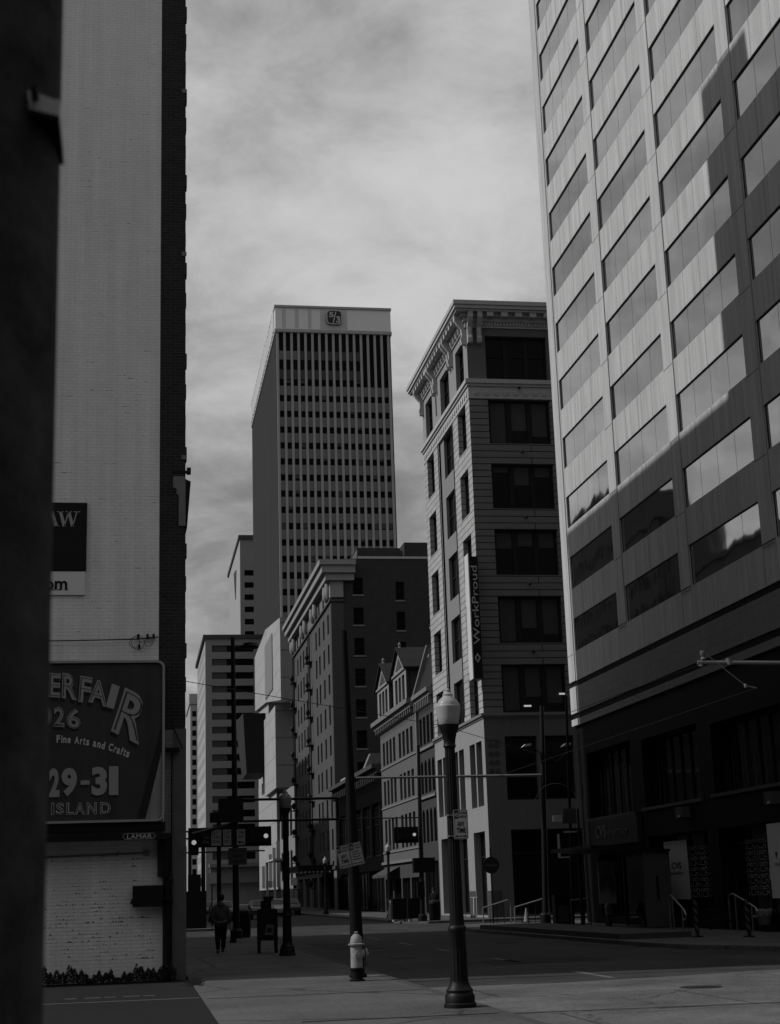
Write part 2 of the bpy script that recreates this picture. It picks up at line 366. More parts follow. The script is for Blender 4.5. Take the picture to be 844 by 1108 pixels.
def text_x(mb, s, y0, y1, z0, z1, x, t=0.01, bold=0.0): put_text(mb, s, (x,y0,z0), (0,y1-y0,0), (0,0,z1-z0), (-1,0,0), t, bold)   # y0 > y1 reads rightwards from the street

# ================================================================== GROUND
struct('ground', MB().box(-2500, 2500, -600, 4000, -0.6, -0.16), M_asphalt)
struct('road', MB().box(4.9, 14.6, -30, 600, -0.15, -0.12).box(14.6, 16.6, -30, 45, -0.151, -0.124), M_asphalt)
struct('cross_road', MB().box(-200, 300, 69.5, 86, -0.156, -0.127), M_asphalt)
struct('road_apron', MB().prism([(5.0,8),(16.6,8),(16.6,31.2),(12.6,30.2),(8.0,29.0),(5.0,29.3)], 'z', -0.119, -0.114), M_apron)
struct('road_patch', MB().prism([(8.3,36.5),(11.4,36.9),(11.3,39.4),(8.5,39.0)], 'z', -0.1195, -0.1165), mat('tar patch', 0.018, 0.85, 0.3, 2.0, fine=0.8))
struct('road_patch', MB().prism([(6.2,50),(7.9,50),(7.9,57),(6.2,57.5)], 'z', -0.1195, -0.1165), MATS['tar patch'])
for i_, (x_, y_) in enumerate(((9.6,26.2),(7.2,43.0),(12.1,51.0))):
    tag(MB().tube((x_,y_,-0.13),(x_,y_,-0.108),0.36,n=28).tube((x_,y_,-0.108),(x_,y_,-0.104),0.27,n=24).build('manhole_cover', mat('iron cover', 0.02, 0.6, 0.4, 20.0), None, off=(x_,y_,-0.13)),
        ['iron manhole cover in the pale road slab nearest the camera','iron manhole cover in the dark road beyond the hydrant','iron manhole cover in the dark road nearest the platform'][i_], 'manhole cover', 'manhole covers in the road')
struct('parking_lot', MB().box(-60, 1.13, -30, 33.6, -0.4, -0.01), M_lot)
g = MB().prism([(1.13,-30),(4.9,-30),(4.9,66.0),(4.2,68.3),(2.2,69.3),(1.13,69.4)], 'z', -0.4, 0.0)
struct('sidewalk', g, M_conc)
g = MB().prism([(4.9,-30),(5.05,-30),(5.05,66.1),(4.95,67.2),(4.9,66.0)], 'z', -0.4, 0.004); struct('kerb', g, M_kerb)
g = MB().prism([(16.5,-30),(60,-30),(60,75.2),(17.0,75.2),(15.2,73.6),(14.15,70),(13.95,64),(14.4,43.5),(14.75,41),(15.9,38),(16.5,33)], 'z', -0.4, 0.0)
struct('sidewalk', g, M_conc)
struct('platform', MB().prism([(14.2,64.5),(14.6,46.6),(16.9,46.6),(16.9,64.5)], 'z', 0.0, 0.17), M_kerb)
struct('sidewalk', MB().prism([(15.8,84.6),(60,84.6),(60,600),(14.6,600),(14.6,86.0)], 'z', -0.4, 0.0), M_conc)
struct('sidewalk', MB().prism([(-60,86.0),(4.0,86.0),(4.9,87.2),(4.9,600),(-60,600)], 'z', -0.4, 0.0), M_conc)
struct('sidewalk', MB().box(-60, 1.0, 68.0, 69.4, -0.4, -0.003), M_conc)
g = MB()
for a in range(6): g.box(9.2-0.07, 9.2+0.07, 30+a*7.5, 32.8+a*7.5, -0.119, -0.1165)
g.box(6.8, 7.6, 48.6, 48.8, -0.119, -0.116).box(10.5, 11.2, 45.3, 45.45, -0.119, -0.116)
struct('lane_marking', g, M_paint_l)
g = MB()
for k in range(5): g.box(-1.2+k*0.34, -1.0+k*0.34+0.08*(k % 2), 28.6, 28.72, -0.009, -0.006)
g.box(-6, 1.1, 27.4, 27.5, -0.009, -0.006)
struct('lot_marking', g, M_paint_l)
# sidewalk expansion joints as worn dark grooves filled with tar
g = MB().box(2.2, 4.88, 21.2, 21.28, 0.0, 0.004).box(1.2, 4.88, 26.9, 26.93, 0.0, 0.004)
struct('pavement_joint', g, M_black)

# ================================================================== LEFT WHITE BRICK BUILDING
LB = thing('brick_building', 'tall windowless building with white painted brick wall and dark brick corner beside the parking lot', 'building', (-6, 33.6, 0))
g = MB().box(-14, 0.47, 33.6, 48.95, 5.2, 43.9); g.box(-14, 0.60, 33.603, 48.95, 0, 5.2); g.build('wall', M_white_brick, LB)
g = MB()
g.box(0.47, 1.04, 33.61, 48.95, 5.2, 43.9); g.box(0.5, 1.035, 44.8, 48.94, 43.9, 45.9)
z = 5.3; k = 0
while z < 43.5:                       # toothed quoin edge
    g.box(1.04, 1.055+0.012*(k % 3), 33.612, 33.9, z, z+0.30); z += 0.75; k += 1
g.build('brick_corner', M_dark_brick, LB)
MB().box(1.041, 1.06, 33.92, 48.94, 5.2, 43.9).build('side_wall', M_dark_brick_y, LB)
MB().box(-14, 0.47, 44.8, 48.94, 43.9, 45.9).build('penthouse', M_dark_brick, LB)
MB().box(0.60, 0.80, 33.606, 48.9, 0, 5.2).build('corner_strip', M_dirty_white, LB)
g = MB().box(0.80, 1.07, 33.58, 48.9, 0, 5.22)
for k in range(11): g.tube((1.0, 33.585, 0.3+k*0.46), (1.0, 33.56, 0.3+k*0.46), 0.018, n=6); 
g.build('corner_guard', mat('riveted metal guard', 0.10, 0.6, 0.3, 3.0), LB)
g = MB().prism([(0.79,10.9),(1.05,10.9),(1.05,9.75),(0.90,9.75),(0.90,10.45),(0.85,10.5),(0.85,10.6),(0.77,10.65),(0.77,10.85)], 'y', 33.58, 33.605)
for zz_ in (20.5, 16.27, 11.3): g.box(0.96, 1.07, 33.585, 33.608, zz_, zz_+0.10)
g.build('render_patch', M_mortar, LB)
g = MB().box(0.75, 1.16, 33.6, 33.66, 10.98, 11.04).box(1.08, 1.17, 33.55, 33.75, 10.98, 11.1)
g.prism([(1.056,10.85),(1.17,10.8),(1.09,9.75),(1.056,9.6)], 'y', 33.64, 33.9)
g.build('bracket', M_metal_bk, LB)
# dark missing-brick marks and damp courses, as real shallow pockets of old brick
g = MB(); rr = random.Random(3)
for k in range(300):
    low = rr.random() < 0.6
    zc_ = round((rr.choice([rr.uniform(0.4,1.6), rr.uniform(0.4,2.7)]) if low else rr.choice([rr.uniform(6.9,13.5), rr.uniform(9,22)]))/0.075)*0.075
    x = rr.uniform(-2.0, 0.42); n_ = rr.choice([1,1,1,2,3])
    for q in range(n_):
        wd = rr.uniform(0.015,0.05) if low else rr.uniform(0.01,0.07)
        if not low and rr.random() < 0.12: wd = rr.uniform(0.08,0.18)
        if x+wd < 0.45: g.box(x, x+wd, 33.599, 33.60, zc_, zc_+rr.choice([0.006,0.010,0.016] if not low else [0.008,0.015,0.03]))
        x += wd+rr.uniform(0.01,0.05)
g.build('worn_brick', mat('bare brick specks', 0.20, 0.9, 0.4, 9.0), LB)

# --- signs on the white wall
def serif_glyph(mb, pts_list, y0, y1):
    for poly in pts_list: mb.prism(poly, 'y', y0, y1)
T = thing('wall_sign', 'black panel with pale serif capitals high on the white wall, behind the near pole', 'sign', (-2.4, 33.6, 8.71))
MB().box(-3.7, -1.12, 33.54, 33.595, 8.71, 10.25).build('panel', M_sign_b, T)
g = MB(); y0, y1 = 33.525, 33.538; X0 = -1.76; H0 = 9.70; hh = 0.35
def st(x0, z0, x1, z1, w_): g.prism([(X0+x0-w_/2,H0+z0),(X0+x0+w_/2,H0+z0),(X0+x1+w_/2,H0+z1),(X0+x1-w_/2,H0+z1)], 'y', y0, y1)
st(0.15,0,0.06,hh,0.07); st(0.15,0,0.24,hh,0.025); st(0.33,0,0.24,hh,0.07); st(0.33,0,0.42,hh,0.025)
for a in (0.055,0.24,0.42): g.box(X0+a-0.07, X0+a+0.07, y0, y1, H0+hh-0.018, H0+hh)
st(-0.13,hh,-0.02,0,0.075); st(-0.13,hh,-0.25,0,0.025); g.box(X0-0.21, X0-0.04, y0, y1, H0+0.10, H0+0.122)
for a in (-0.02,-0.25): g.box(X0+a-0.06, X0+a+0.06, y0, y1, H0, H0+0.018)
st(-0.52,0,-0.52,hh,0.075); g.box(X0-0.58, X0-0.32, y0, y1, H0, H0+0.02); g.box(X0-0.33, X0-0.31, y0, y1, H0, H0+0.09)
g.build('lettering', mat('sign lettering', 0.30, 0.6, 0.05, 3.0, bump=0), T)
T = thing('wall_sign', 'white panel ending in a black lowercase m, right below the black lettered panel', 'sign', (-2.4, 33.6, 8.17))
MB().box(-3.7, -1.14, 33.55, 33.595, 8.17, 8.69).build('panel', mat('panel white', 0.60, 0.7, 0.1, 2.0), T)
g = MB(); text_y(g, 'com', -2.18, -1.52, 8.28, 8.48, 33.545, 0.01, 0.02)
for a in (-1.83,-1.68,-1.53): g.box(a-0.035, a+0.03, 33.535, 33.545, 8.28, 8.295)
g.build('lettering', M_sign_b, T)

# --- billboard
BB = thing('billboard', 'dark fair poster billboard in a rounded pale frame on the white wall', 'billboard', (-3, 33.6, 2.8))
def bx_(x, y): return 4.8714e-3*x + 5.856e-5*y - 2.8795
def bz_(x, y): return -8.913e-5*x - 4.91765e-3*y + 8.14507
def rrect(x0, x1, z0, z1, r, n=6):
    pts = []
    for cx_, cz_, a0 in ((x1-r,z1-r,0),(x0+r,z1-r,90),(x0+r,z0+r,180),(x1-r,z0+r,270)):
        for k in range(n+1):
            a = R(a0+90*k/n); pts.append((cx_+r*math.cos(a), cz_+r*math.sin(a)))
    return pts
def ring(mb, oo, ii, axis, a0, a1):
    n = len(oo)
    def P(u, v, a): return (u,a,v) if axis == 'y' else (a,u,v)
    vs = [P(*p,a0) for p in oo]+[P(*p,a0) for p in ii]+[P(*p,a1) for p in oo]+[P(*p,a1) for p in ii]
    fs = []
    for i in range(n):
        j = (i+1) % n
        fs += [(i,j,n+j,n+i),(2*n+i,2*n+j,3*n+j,3*n+i),(i,j,2*n+j,2*n+i),(n+i,n+j,3*n+j,3*n+i)]
    mb.add(vs, fs)
bx0, bx1, bz0, bz1 = -6.7, 0.60, 3.24, 6.66
g = MB(); ring(g, rrect(bx0,bx1,bz0,bz1,0.16), rrect(bx0+0.05,bx1-0.05,bz0+0.05,bz1-0.05,0.12), 'y', 33.17, 33.34); g.build('frame', M_bb_frame, BB)
MB().box(bx0+0.03, bx1-0.03, 33.222, 33.59, bz0+0.03, bz1-0.03).build('panel', M_post_bg, BB)
g = MB()
def bpoly(pts, y0, y1): g.prism([(bx_(*p), bz_(*p)) for p in pts], 'y', y0, y1)
bpoly([(585,975),(625,975),(690,690),(697,560)], 33.218, 33.221); g.build('dark_stripe', M_post_dk, BB)
g = MB(); bpoly([(622,975),(672,975),(693,955),(693,690)], 33.216, 33.2215); g.build('pale_corner', mat('poster wood grain', 0.19, 0.7, 0.5, 1.0, streak=0.9, bump=0), BB)
g1, g2, g3, g4 = MB(), MB(), MB(), MB()
def bl(mb, ch, o, r_, u_, y, bold=0.0, sh=(0,0)):
    ox, oy = o[0]+sh[0], o[1]+sh[1]
    O = Vector((bx_(ox,oy), y, bz_(ox,oy)))
    U = Vector((bx_(ox+r_[0],oy+r_[1]), y, bz_(ox+r_[0],oy+r_[1])))-O; V = Vector((bx_(ox+u_[0],oy+u_[1]), y, bz_(ox+u_[0],oy+u_[1])))-O
    put_text(mb, ch, O, U, V, (0,-1,0), 0.004, bold)
big = [('S',(-330,490),(60,-16),(-26,-90)),('U',(-245,472),(62,-12),(-22,-95)),('M',(-160,460),(85,-8),(-16,-98)),('M',(-52,452),(88,-4),(-10,-100)),('E',(55,450),(50,0),(-4,-102)),('R',(118,450),(62,2),(-2,-104)),
       ('F',(196,452),(40,2),(0,-104))]
big = [('S',(-300,500),(60,-16),(-26,-90)),('U',(-220,480),(62,-12),(-22,-95)),('M',(-140,466),(85,-8),(-16,-98)),('M',(-34,456),(88,-4),(-8,-100)),
       ('E',(205,454),(50,3),(4,-105)),('R',(262,458),(66,10),(3,-110)),('F',(333,474),(52,9),(9,-114)),('A',(376,474),(82,24),(6,-106)),('I',(452,494),(34,12),(27,-100)),('R',(474,600),(122,60),(62,-190))]
for ch, o, r_, u_ in big:
    bl(g3, ch, o, r_, u_, 33.219, 0.035, (-7, 16)); bl(g1, ch, o, r_, u_, 33.213, 0.035); bl(g4, ch, (o[0]+r_[0]*0.07+u_[0]*0.06, o[1]+r_[1]*0.07+u_[1]*0.06), (r_[0]*0.86,r_[1]*0.86), (u_[0]*0.88,u_[1]*0.88), 33.208, -0.035) if ch != 'I' else None
for ch, o, r_, u_ in [('2',(116,578),(46,0),(0,-84)),('0',(170,580),(50,1),(0,-86)),('2',(228,582),(46,2),(2,-86)),('6',(284,588),(60,5),(-1,-88))]:
    bl(g3, ch, o, r_, u_, 33.219, 0.03, (-5, 12)); bl(g1, ch, o, r_, u_, 33.213, 0.03); bl(g4, ch, (o[0]+3,o[1]-3), (r_[0]-6,r_[1]), (u_[0],u_[1]+6), 33.208, -0.035)
for ch, o, r_, u_ in [('MAY',(-10,884),(185,0),(0,-122)),('2',(212,882),(44,-1),(0,-122)),('9',(264,880),(66,-1),(0,-122)),('-',(345,830),(38,-1),(0,-18)),('3',(392,876),(66,-1),(0,-122)),('1',(466,874),(40,-1),(0,-122))]:
    bl(g3, ch, o, r_, u_, 33.219, 0.05, (-4, 8)); bl(g1, ch, o, r_, u_, 33.213, 0.05)
for ch, x, wd in [('CONEY',20,170),('I',222,12),('S',242,34),('L',286,32),('A',320,46),('N',372,42),('D',428,46)]:
    bl(g2, ch, (x,956-(x-222)*0.01), (wd,0), (0,-50), 33.213, 0.03); bl(g4, ch, (x+2,954-(x-222)*0.01), (wd-4,0), (0,-46), 33.208, -0.012)
curve = [(-180,655),(60,648),(245,650),(330,656),(400,668),(470,686),(540,712),(600,742)]
def cpt(x):
    for (xa,ya),(xb,yb) in zip(curve[:-1],curve[1:]):
        if xa <= x <= xb: return ya+(yb-ya)*(x-xa)/(xb-xa), (yb-ya)/(xb-xa)
    return curve[-1][1], 0.5
wd = {'F':17,'i':7,'n':16,'e':16,'A':21,'r':11,'t':11,'s':15,'a':16,'d':16,'C':20,'f':11,' ':11,'o':16,'g':16,'l':7,'h':16}
x = 242
for ch in 'Fine Arts and Crafts':
    y, s_ = cpt(x)
    if ch != ' ':
        h_ = {'i':32,'n':24,'e':24,'r':24,'s':24,'a':24}.get(ch, 32)
        bl(g2, ch, (x, y), (wd[ch]-2, s_*(wd[ch]-2)), (s_*h_*0.8, -h_), 33.212, 0.03)
    x += wd[ch]*(1.02 if x < 480 else 0.95)+1.5
g3.build('letter_shade', M_post_dk, BB); g1.build('lettering', M_post_lt, BB); g2.build('small_lettering', M_post_br, BB); g4.build('letter_inline', M_post_bg, BB)
g = MB().box(bx0, 0.62, 33.25, 33.595, 3.06, 3.232).box(bx0, 0.72, 32.95, 33.24, 2.86, 2.98).box(bx0, 0.72, 33.3, 33.58, 2.9, 2.96); g.build('catwalk', M_metal_bk, BB)
g = MB().prism([(-0.27,2.93),(-0.22,2.99),(0.36,2.99),(0.42,2.93),(0.36,2.87),(-0.22,2.87)], 'y', 32.92, 32.945); g.build('nameplate', M_sign_b, BB)
g = MB(); text_y(g, 'LAMAR', -0.17, 0.34, 2.885, 2.972, 32.918, 0.006, 0.0)
ring(g, [(-0.27,2.93),(-0.22,2.992),(0.36,2.992),(0.42,2.93),(0.36,2.868),(-0.22,2.868)], [(-0.262,2.93),(-0.216,2.986),(0.356,2.986),(0.41,2.93),(0.356,2.874),(-0.216,2.874)], 'y', 32.915, 32.92)
g.build('nameplate_lettering', M_sign_w, BB)

T = thing('electric_box', 'black electrical box with a conduit running up the white wall below the billboard', 'electrical box', (0.3, 33.6, 1.4))
MB().box(-0.05, 0.58, 33.2, 33.56, 1.5, 1.93).build('box', M_metal_bk, T, bevel=0.012)
g = MB().tube((0.66,33.5,0),(0.66,33.5,3.0),0.085,n=12).tube((0.60,33.5,2.1),(0.60,33.5,3.0),0.14,n=12).box(0.5,0.78,33.3,33.58,1.62,1.72).tube((-0.06,33.5,1.55),(-0.02,33.5,1.66),0.05,n=8)
g.build('conduit', M_metal_bk, T)
g = MB().tube((-6,33.57,2.52),(0.2,33.57,2.60),0.018,n=8).box(0.17,0.30,33.50,33.597,2.54,2.66); 
tag(g.build('wall_conduit', M_stone_mid, None, off=(0,33.57,2.52)), 'thin horizontal conduit ending in a small junction box under the billboard catwalk', 'conduit')
g = MB()
pts = [(-6+ k*0.5, 33.5, 7.14+0.006*(k-6)**2*0.15) for k in range(13)]+[(0.46,33.5,7.22)]
g.path(pts, 0.013, n=6)
for cx_, r_ in ((0.02,0.14),(-0.05,0.11),(0.25,0.08)):
    pp = [(cx_+r_*math.cos(R(a)), 33.5, 7.10+r_*1.1*math.sin(R(a))) for a in range(0,361,24)]; g.path(pp, 0.006, n=5)
for x_ in (0.0,0.2,0.33): g.box(x_, x_+0.05, 33.45, 33.595, 7.2, 7.28)
g.box(0.02, 0.07, 33.45, 33.595, 6.98, 7.05)
tag(g.build('cable', M_metal_bk, None, off=(0,33.5,7.14)), 'slack black cable with coiled loops crossing the white wall above the billboard', 'cable')
g = MB().tube((0.72,33.5,5.4),(1.0,33.5,4.75),0.012,n=6).box(0.62,0.92,33.4,33.56,4.72,4.80).tube((0.76,33.55,0.2),(0.76,33.55,4.7),0.014,n=6)
g.lathe([(0.05,1.95),(0.07,1.98),(0.07,2.06),(0.04,2.1)],0.72,33.5,n=10).lathe([(0.05,1.5),(0.07,1.53),(0.07,1.6),(0.04,1.64)],0.72,33.5,n=10)
tag(g.build('wall_pipe', M_metal_bk, None, off=(0.72,33.5,0)), 'thin dark pipe and bracket on the grimy white strip at the building corner', 'pipe')
# weeds
g = MB(); rr = random.Random(11)
for k in range(9000):
    x = rr.uniform(-3.2, 0.85); bump = 0.20+0.06*math.sin(x*3.1)+0.06*math.sin(x*9.7+1)+0.05*math.sin(x*23)+0.04*math.sin(x*51); y = 33.5-abs(rr.gauss(0,0.22))-0.02
    zt = max(0.02, rr.random()**0.8*max(0.08,bump)); s = rr.uniform(0.012,0.034); a = rr.uniform(0,6.3); t = rr.uniform(0.5,1.5)
    d = Vector((math.cos(a)*math.cos(t), math.sin(a)*math.cos(t), math.sin(t)))*s*1.6; e = Vector((-math.sin(a), math.cos(a), 0))*s*0.5; p = Vector((x,y,zt))
    g.quad(p-e, p+d*0.5-e*1.2, p+d, p+e)
tag(g.build('weeds', M_leaf), 'low dark weeds growing along the foot of the white wall', 'weeds', kind='stuff')
g = MB()
for k in range(260):
    a = rr.uniform(0,6.3); r_ = abs(rr.gauss(0,0.10)); p = Vector((1.17+r_*math.cos(a), 31.2+3.5*r_*math.sin(a), rr.uniform(0,0.12))); s = rr.uniform(0.015,0.03)
    g.quad(p+Vector((-s,0,0)), p+Vector((0,0,s)), p+Vector((s,0,s)), p+Vector((0,0,-s*0.2)))
tag(g.build('weed_tuft', mat('dry grass', 0.10, 0.9, 0.4, 5.0)), 'small dry grass tuft at the joint between parking lot and sidewalk', 'weeds')

# ================================================================== BUILDINGS ACROSS AND BEHIND (left row)
def plain_block(name, label, x0, x1, y0, y1, h, m, win_rows, win_pitch, wz0=4.5, wh=1.7, ww=1.3, my=None):
    T = thing(name, label, 'building', ((x0+x1)/2, y0, 0))
    g = MB().box(x0, x1-0.35, y0, y1, 0, h)
    g.build('body', m, T)
    hs = []
    n = int((y1-y0-1)//win_pitch)
    for r_ in range(win_rows):
        for k in range(n):
            u = y0+1+k*win_pitch; hs.append((u, u+ww, wz0+r_*3.5, wz0+r_*3.5+wh))
    # east wall sheet with openings, seen from the street
    g = MB()
    us = facade(g, 'x', -x1, y0, y1, 0, h, hs, 0.3); g.v = [(-a,b,c) for a,b,c in g.v]
    g.box(x0, x1+0.25, y0-0.1, y1+0.1, h, h+0.5)
    g.build('street_wall', my or m, T)
    g = MB()
    for a,b,c,d in hs: g.box(x1-0.32, x1-0.30, a, b, c, d)
    o = g.build('windows', M_glass2, T)
    if len(hs) > 0: o['kind'] = 'stuff'
    return T
plain_block('office_building', 'tall dark office block standing behind the white brick building, seen only in window reflections', -14, 1.1, 49.0, 69.45, 33.4, mat('neighbour brick', 0.09, 0.9, 0.2, 1.0), 8, 2.6)
plain_block('shop_building', 'low building on the left side beyond the cross street', -15, 0.9, 90, 140, 12.0, M_stone_mid, 2, 3.0)
plain_block('shop_building', 'second building on the left side beyond the cross street, taller than the first', -15, 0.7, 140.1, 300, 19.0, M_brick_s, 4, 3.4)

plain_block('reflection_block', 'tallest dark block set back on the left beyond the cross street, added unseen for reflections', -30, -20, 184, 210, 51.0, M_stone_dk, 12, 3.2)  # unseen blocks, sized and placed for dark reflections in the tower glass
plain_block('reflection_block', 'middle unseen block added on the left for reflections, between the tallest and the lowest', -27, -20, 166, 183.5, 43.0, M_stone_dk, 10, 3.2)
plain_block('reflection_block', 'lowest unseen block added on the left for reflections, beside the middle one', -30, -20, 134, 160, 34.5, M_stone_dk, 8, 3.2)
plain_block('sky_blocker_left', 'unseen dark block added behind the photographer to hold back skylight, left of the street', -70, 0.5, -70, -14, 27.0, mat('behind brick', 0.08, 0.9, 0.2, 1.0), 4, 4.0)  # added out of view to dim the skylight on the white wall
T = thing('sky_blocker_right', 'unseen dark block added behind the photographer to hold back skylight, right of the street', 'building', (45, -20, 0))  # unseen block, added to cut skylight at street level
MB().box(20.5, 80, -70, -12, 0, 30).build('body', MATS['behind brick'], T); MB().box(20.3, 80.2, -70.2, -11.8, 30, 30.6).build('parapet', M_stone_mid, T)
T = thing('sky_blocker_end', 'unseen wide block added across the street behind the photographer to hold back skylight', 'building', (10, -95, 0))  # unseen, added to close off low skylight from behind the camera
MB().box(-70, 80, -130, -95, 0, 34).build('body', MATS['behind brick'], T); MB().box(-70.2, 80.2, -130.2, -94.8, 34, 34.6).build('parapet', M_stone_mid, T)

# ================================================================== RIGHT OFFICE TOWER
TW = thing('office_tower', 'pale concrete office tower with slanting rows of mirrored strip windows on the right', 'building', (30, 45, 0))
XT = 20.15; bay = 7.74; rowp = 2.936
holes = []
for k in range(14):
    for b in range(7):
        y1_ = 68.23-b*bay; holes.append((y1_-6.68, y1_, 12.22+k*rowp, 13.75+k*rowp))
top = [h for h in holes]
g = MB(); facade(g, 'x', XT, 14.9, 69.42, 10.88, 53.4, holes, 0.085)
g.quad((XT,69.42,10.88),(60,69.42,10.88),(60,69.42,53.4),(XT,69.42,53.4)); g.quad((XT,14.9,0),(60,14.9,0),(60,14.9,53.4),(XT,14.9,53.4)); g.quad((XT,14.9,53.4),(60,14.9,53.4),(60,69.42,53.4),(XT,69.42,53.4))
g.build('wall', M_tower, TW)
g = MB()                                  # corner pier and piers, slightly proud
g.box(XT-0.05, XT+0.01, 68.42, 69.425, 10.88, 53.4)
for b in range(6):
    y_ = 68.23-b*bay-6.68; g.box(XT-0.035, XT+0.01, y_-1.04, y_-0.02, 12.25, 53.4)
g.build('pier', M_tower, TW)
g = MB()                                  # joints: shadow gaps of the panels
for k in range(14):
    for b in range(7):
        y1_ = 68.23-b*bay
        g.box(XT-0.0375, XT-0.034, y1_-7.70, y1_-6.70, 12.10+k*rowp, 12.125+k*rowp)
        for j in range(1, 4): g.box(XT-0.003, XT+0.004, y1_-6.68*j/4-0.008, y1_-6.68*j/4+0.008, 13.76+k*rowp, 12.215+(k+1)*rowp if k < 13 else 53.3)
for b in range(7):
    y_ = 68.23-b*bay; g.box(XT-0.003, XT+0.004, y_-6.70, y_-6.685, 10.9, 53.2); g.box(XT-0.003, XT+0.004, y_+0.0, y_+0.015, 10.9, 53.2)
g.box(XT-0.0525, XT-0.049, 68.44, 69.42, 12.1, 12.12)
g.build('panel_joint', M_tower_line, TW)
windows(TW, 'x', XT, holes, 0.085, cols=4, ft=0.035, fm=M_frame_dk, gm=M_mirror, mull=0.022, fd=0.03, md=0.006)
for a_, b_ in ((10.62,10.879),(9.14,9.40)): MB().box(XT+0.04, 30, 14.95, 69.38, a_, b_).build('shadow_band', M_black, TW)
for a_, b_ in ((9.402,10.618),(8.842,9.138)): MB().box(XT, XT+0.5, 14.9, 68.42, a_, b_).build('block_band', M_tower_brick, TW)
for a_, b_ in ((9.402,10.618),(8.842,9.138)): MB().box(XT-0.05, XT+0.6, 68.42, 69.42, a_, b_).build('corner_block', M_tower, TW)
bh_u = [(61.5,67.9,4.55,7.45),(53.75,60.1,4.6,7.3),(46.2,52.4,4.65,7.1),(38.5,44.7,4.65,7.1),(30.7,36.9,4.65,7.1),(23,29.2,4.65,7.1)]
bh_l = [(61.5,67.0,0.25,3.15),(53.4,60.1,0.6,3.45),(46.2,52.4,0.6,3.45),(38.5,44.7,0.6,3.45),(30.7,36.9,0.6,3.45),(23,29.2,0.6,3.45)]
g = MB(); facade(g, 'x', XT+0.12, 14.9, 69.36, 0, 8.84, bh_u+bh_l, 0.55); g.quad((XT+0.12,69.36,0),(60,69.36,0),(60,69.36,8.84),(XT+0.12,69.36,8.84)); g.build('base_wall', M_granite, TW)
g = MB()
for a,b,c,d in bh_u: g.box(XT+0.0, XT+0.13, a-0.15, b+0.15, c-0.14, c-0.02); 
g.build('base_sill', M_stone_dk, TW)
windows(TW, 'x', XT+0.12, bh_u, 0.55, cols=6, ft=0.07, mull=0.05, gm=M_glass, name='upper_window')
windows(TW, 'x', XT+0.12, bh_l, 0.55, cols=4, rails=(0.8,), ft=0.08, gm=M_glass, name='storefront')
g = MB()                                 # vertical curtain folds behind the upper base windows
rr = random.Random(5)
for a,b,c,d in bh_u:
    y = a+0.1
    while y < b-0.2:
        ww_ = rr.uniform(0.04,0.14); 
        if rr.random() < 0.35: g.box(XT+0.65, XT+0.654, y, y+ww_, c+0.1, d-rr.uniform(0.1,0.9))
        y += ww_+0.05
g.build('curtain', mat('curtain grey', 0.05, 0.9, 0.3, 6.0), TW)
# patterned screens and pharmacy posters in the storefront
def screen(y0, y1, z0, z1, x):
    g = MB(); n = 3; wv = (y1-y0)/n
    for i in range(n):
        yc = y0+wv*(i+0.5)
        zb = z0; k = 0
        while zb < z1-0.18:
            for s_ in (-1,1):
                g.tube((x,yc+s_*wv*0.40,zb+0.02),(x,yc+s_*wv*0.40,zb+0.12),0.012,n=5); g.tube((x,yc+s_*wv*0.40,zb+0.12),(x,yc+s_*wv*0.2,zb+0.17),0.012,n=5)
                g.tube((x,yc+s_*wv*0.2,zb+0.05),(x,yc+s_*wv*0.2,zb+0.13),0.010,n=5)
            g.tube((x,yc-wv*0.2,zb+0.05),(x,yc+wv*0.2,zb+0.05),0.012,n=5)
            if k % 2: g.tube((x,yc-wv*0.1,zb+0.12),(x,yc+wv*0.1,zb+0.12),0.02,n=5)
            zb += 0.19; k += 1
    return g
def poster(y0, y1, z0, z1, x, label):
    T = thing('poster', label, 'poster', (x, (y0+y1)/2, z0), 'pharmacy posters in the storefront')
    MB().box(x-0.01, x+0.02, y0, y1, z0, z1).build('sheet', mat('poster white', 0.50, 0.7, 0.05, 2.0, bump=0), T)
    g = MB(); zc_ = z0+(z1-z0)*0.52; w_ = y1-y0
    text_x(g, 'CVS', y1-w_*0.30, y0+w_*0.28, zc_, zc_+0.24, x-0.011, 0.004, 0.03)
    h = [(y1-w_*0.18-0.08+0.16*u, zc_+0.24*v) for u, v in ((0.5,0),(1,0.6),(0.95,0.9),(0.75,1),(0.5,0.85),(0.25,1),(0.05,0.9),(0,0.6))]
    g.prism(h, 'x', x-0.015, x-0.011)
    text_x(g, 'minuteclinic', y1-w_*0.12, y0+w_*0.2, zc_-0.22, zc_-0.09, x-0.011, 0.004, 0.01)
    g.build('lettering', M_sign_b, T)
T1 = poster(56.8, 59.4, 1.0, 3.2, XT+0.52, 'white pharmacy poster partly behind the transit shelter')
T2 = poster(44.6, 47.95, 1.05, 3.38, XT+0.06, 'large white pharmacy poster at the right edge of the photo')
screen(53.6, 56.6, 1.05, 3.05, XT+0.48).build('patterned_screen', mat('screen relief', 0.24, 0.5, 0.2, 6.0), TW)
screen(48.1, 51.0, 1.1, 3.15, XT+0.48).build('patterned_screen', MATS['screen relief'], TW)
T = thing('notice', 'small pale notice with black symbols on the patterned storefront screen', 'notice', (XT+0.4, 48.4, 1.6))
MB().box(XT+0.40, XT+0.42, 48.15, 48.85, 1.62, 2.0).build('plate', M_sign_w, T)
MB().box(XT+0.39, XT+0.399, 48.7, 48.75, 1.68, 1.94).box(XT+0.39, XT+0.399, 48.28, 48.45, 1.68, 1.74).prism([(48.3,1.95),(48.4,1.82),(48.5,1.9)], 'x', XT+0.39, XT+0.399).build('symbols', M_sign_b, T)
T = thing('shop_sign', 'dark fascia sign reading CVS pharmacy above the storefront near the tower corner', 'sign', (XT, 64, 3.3))
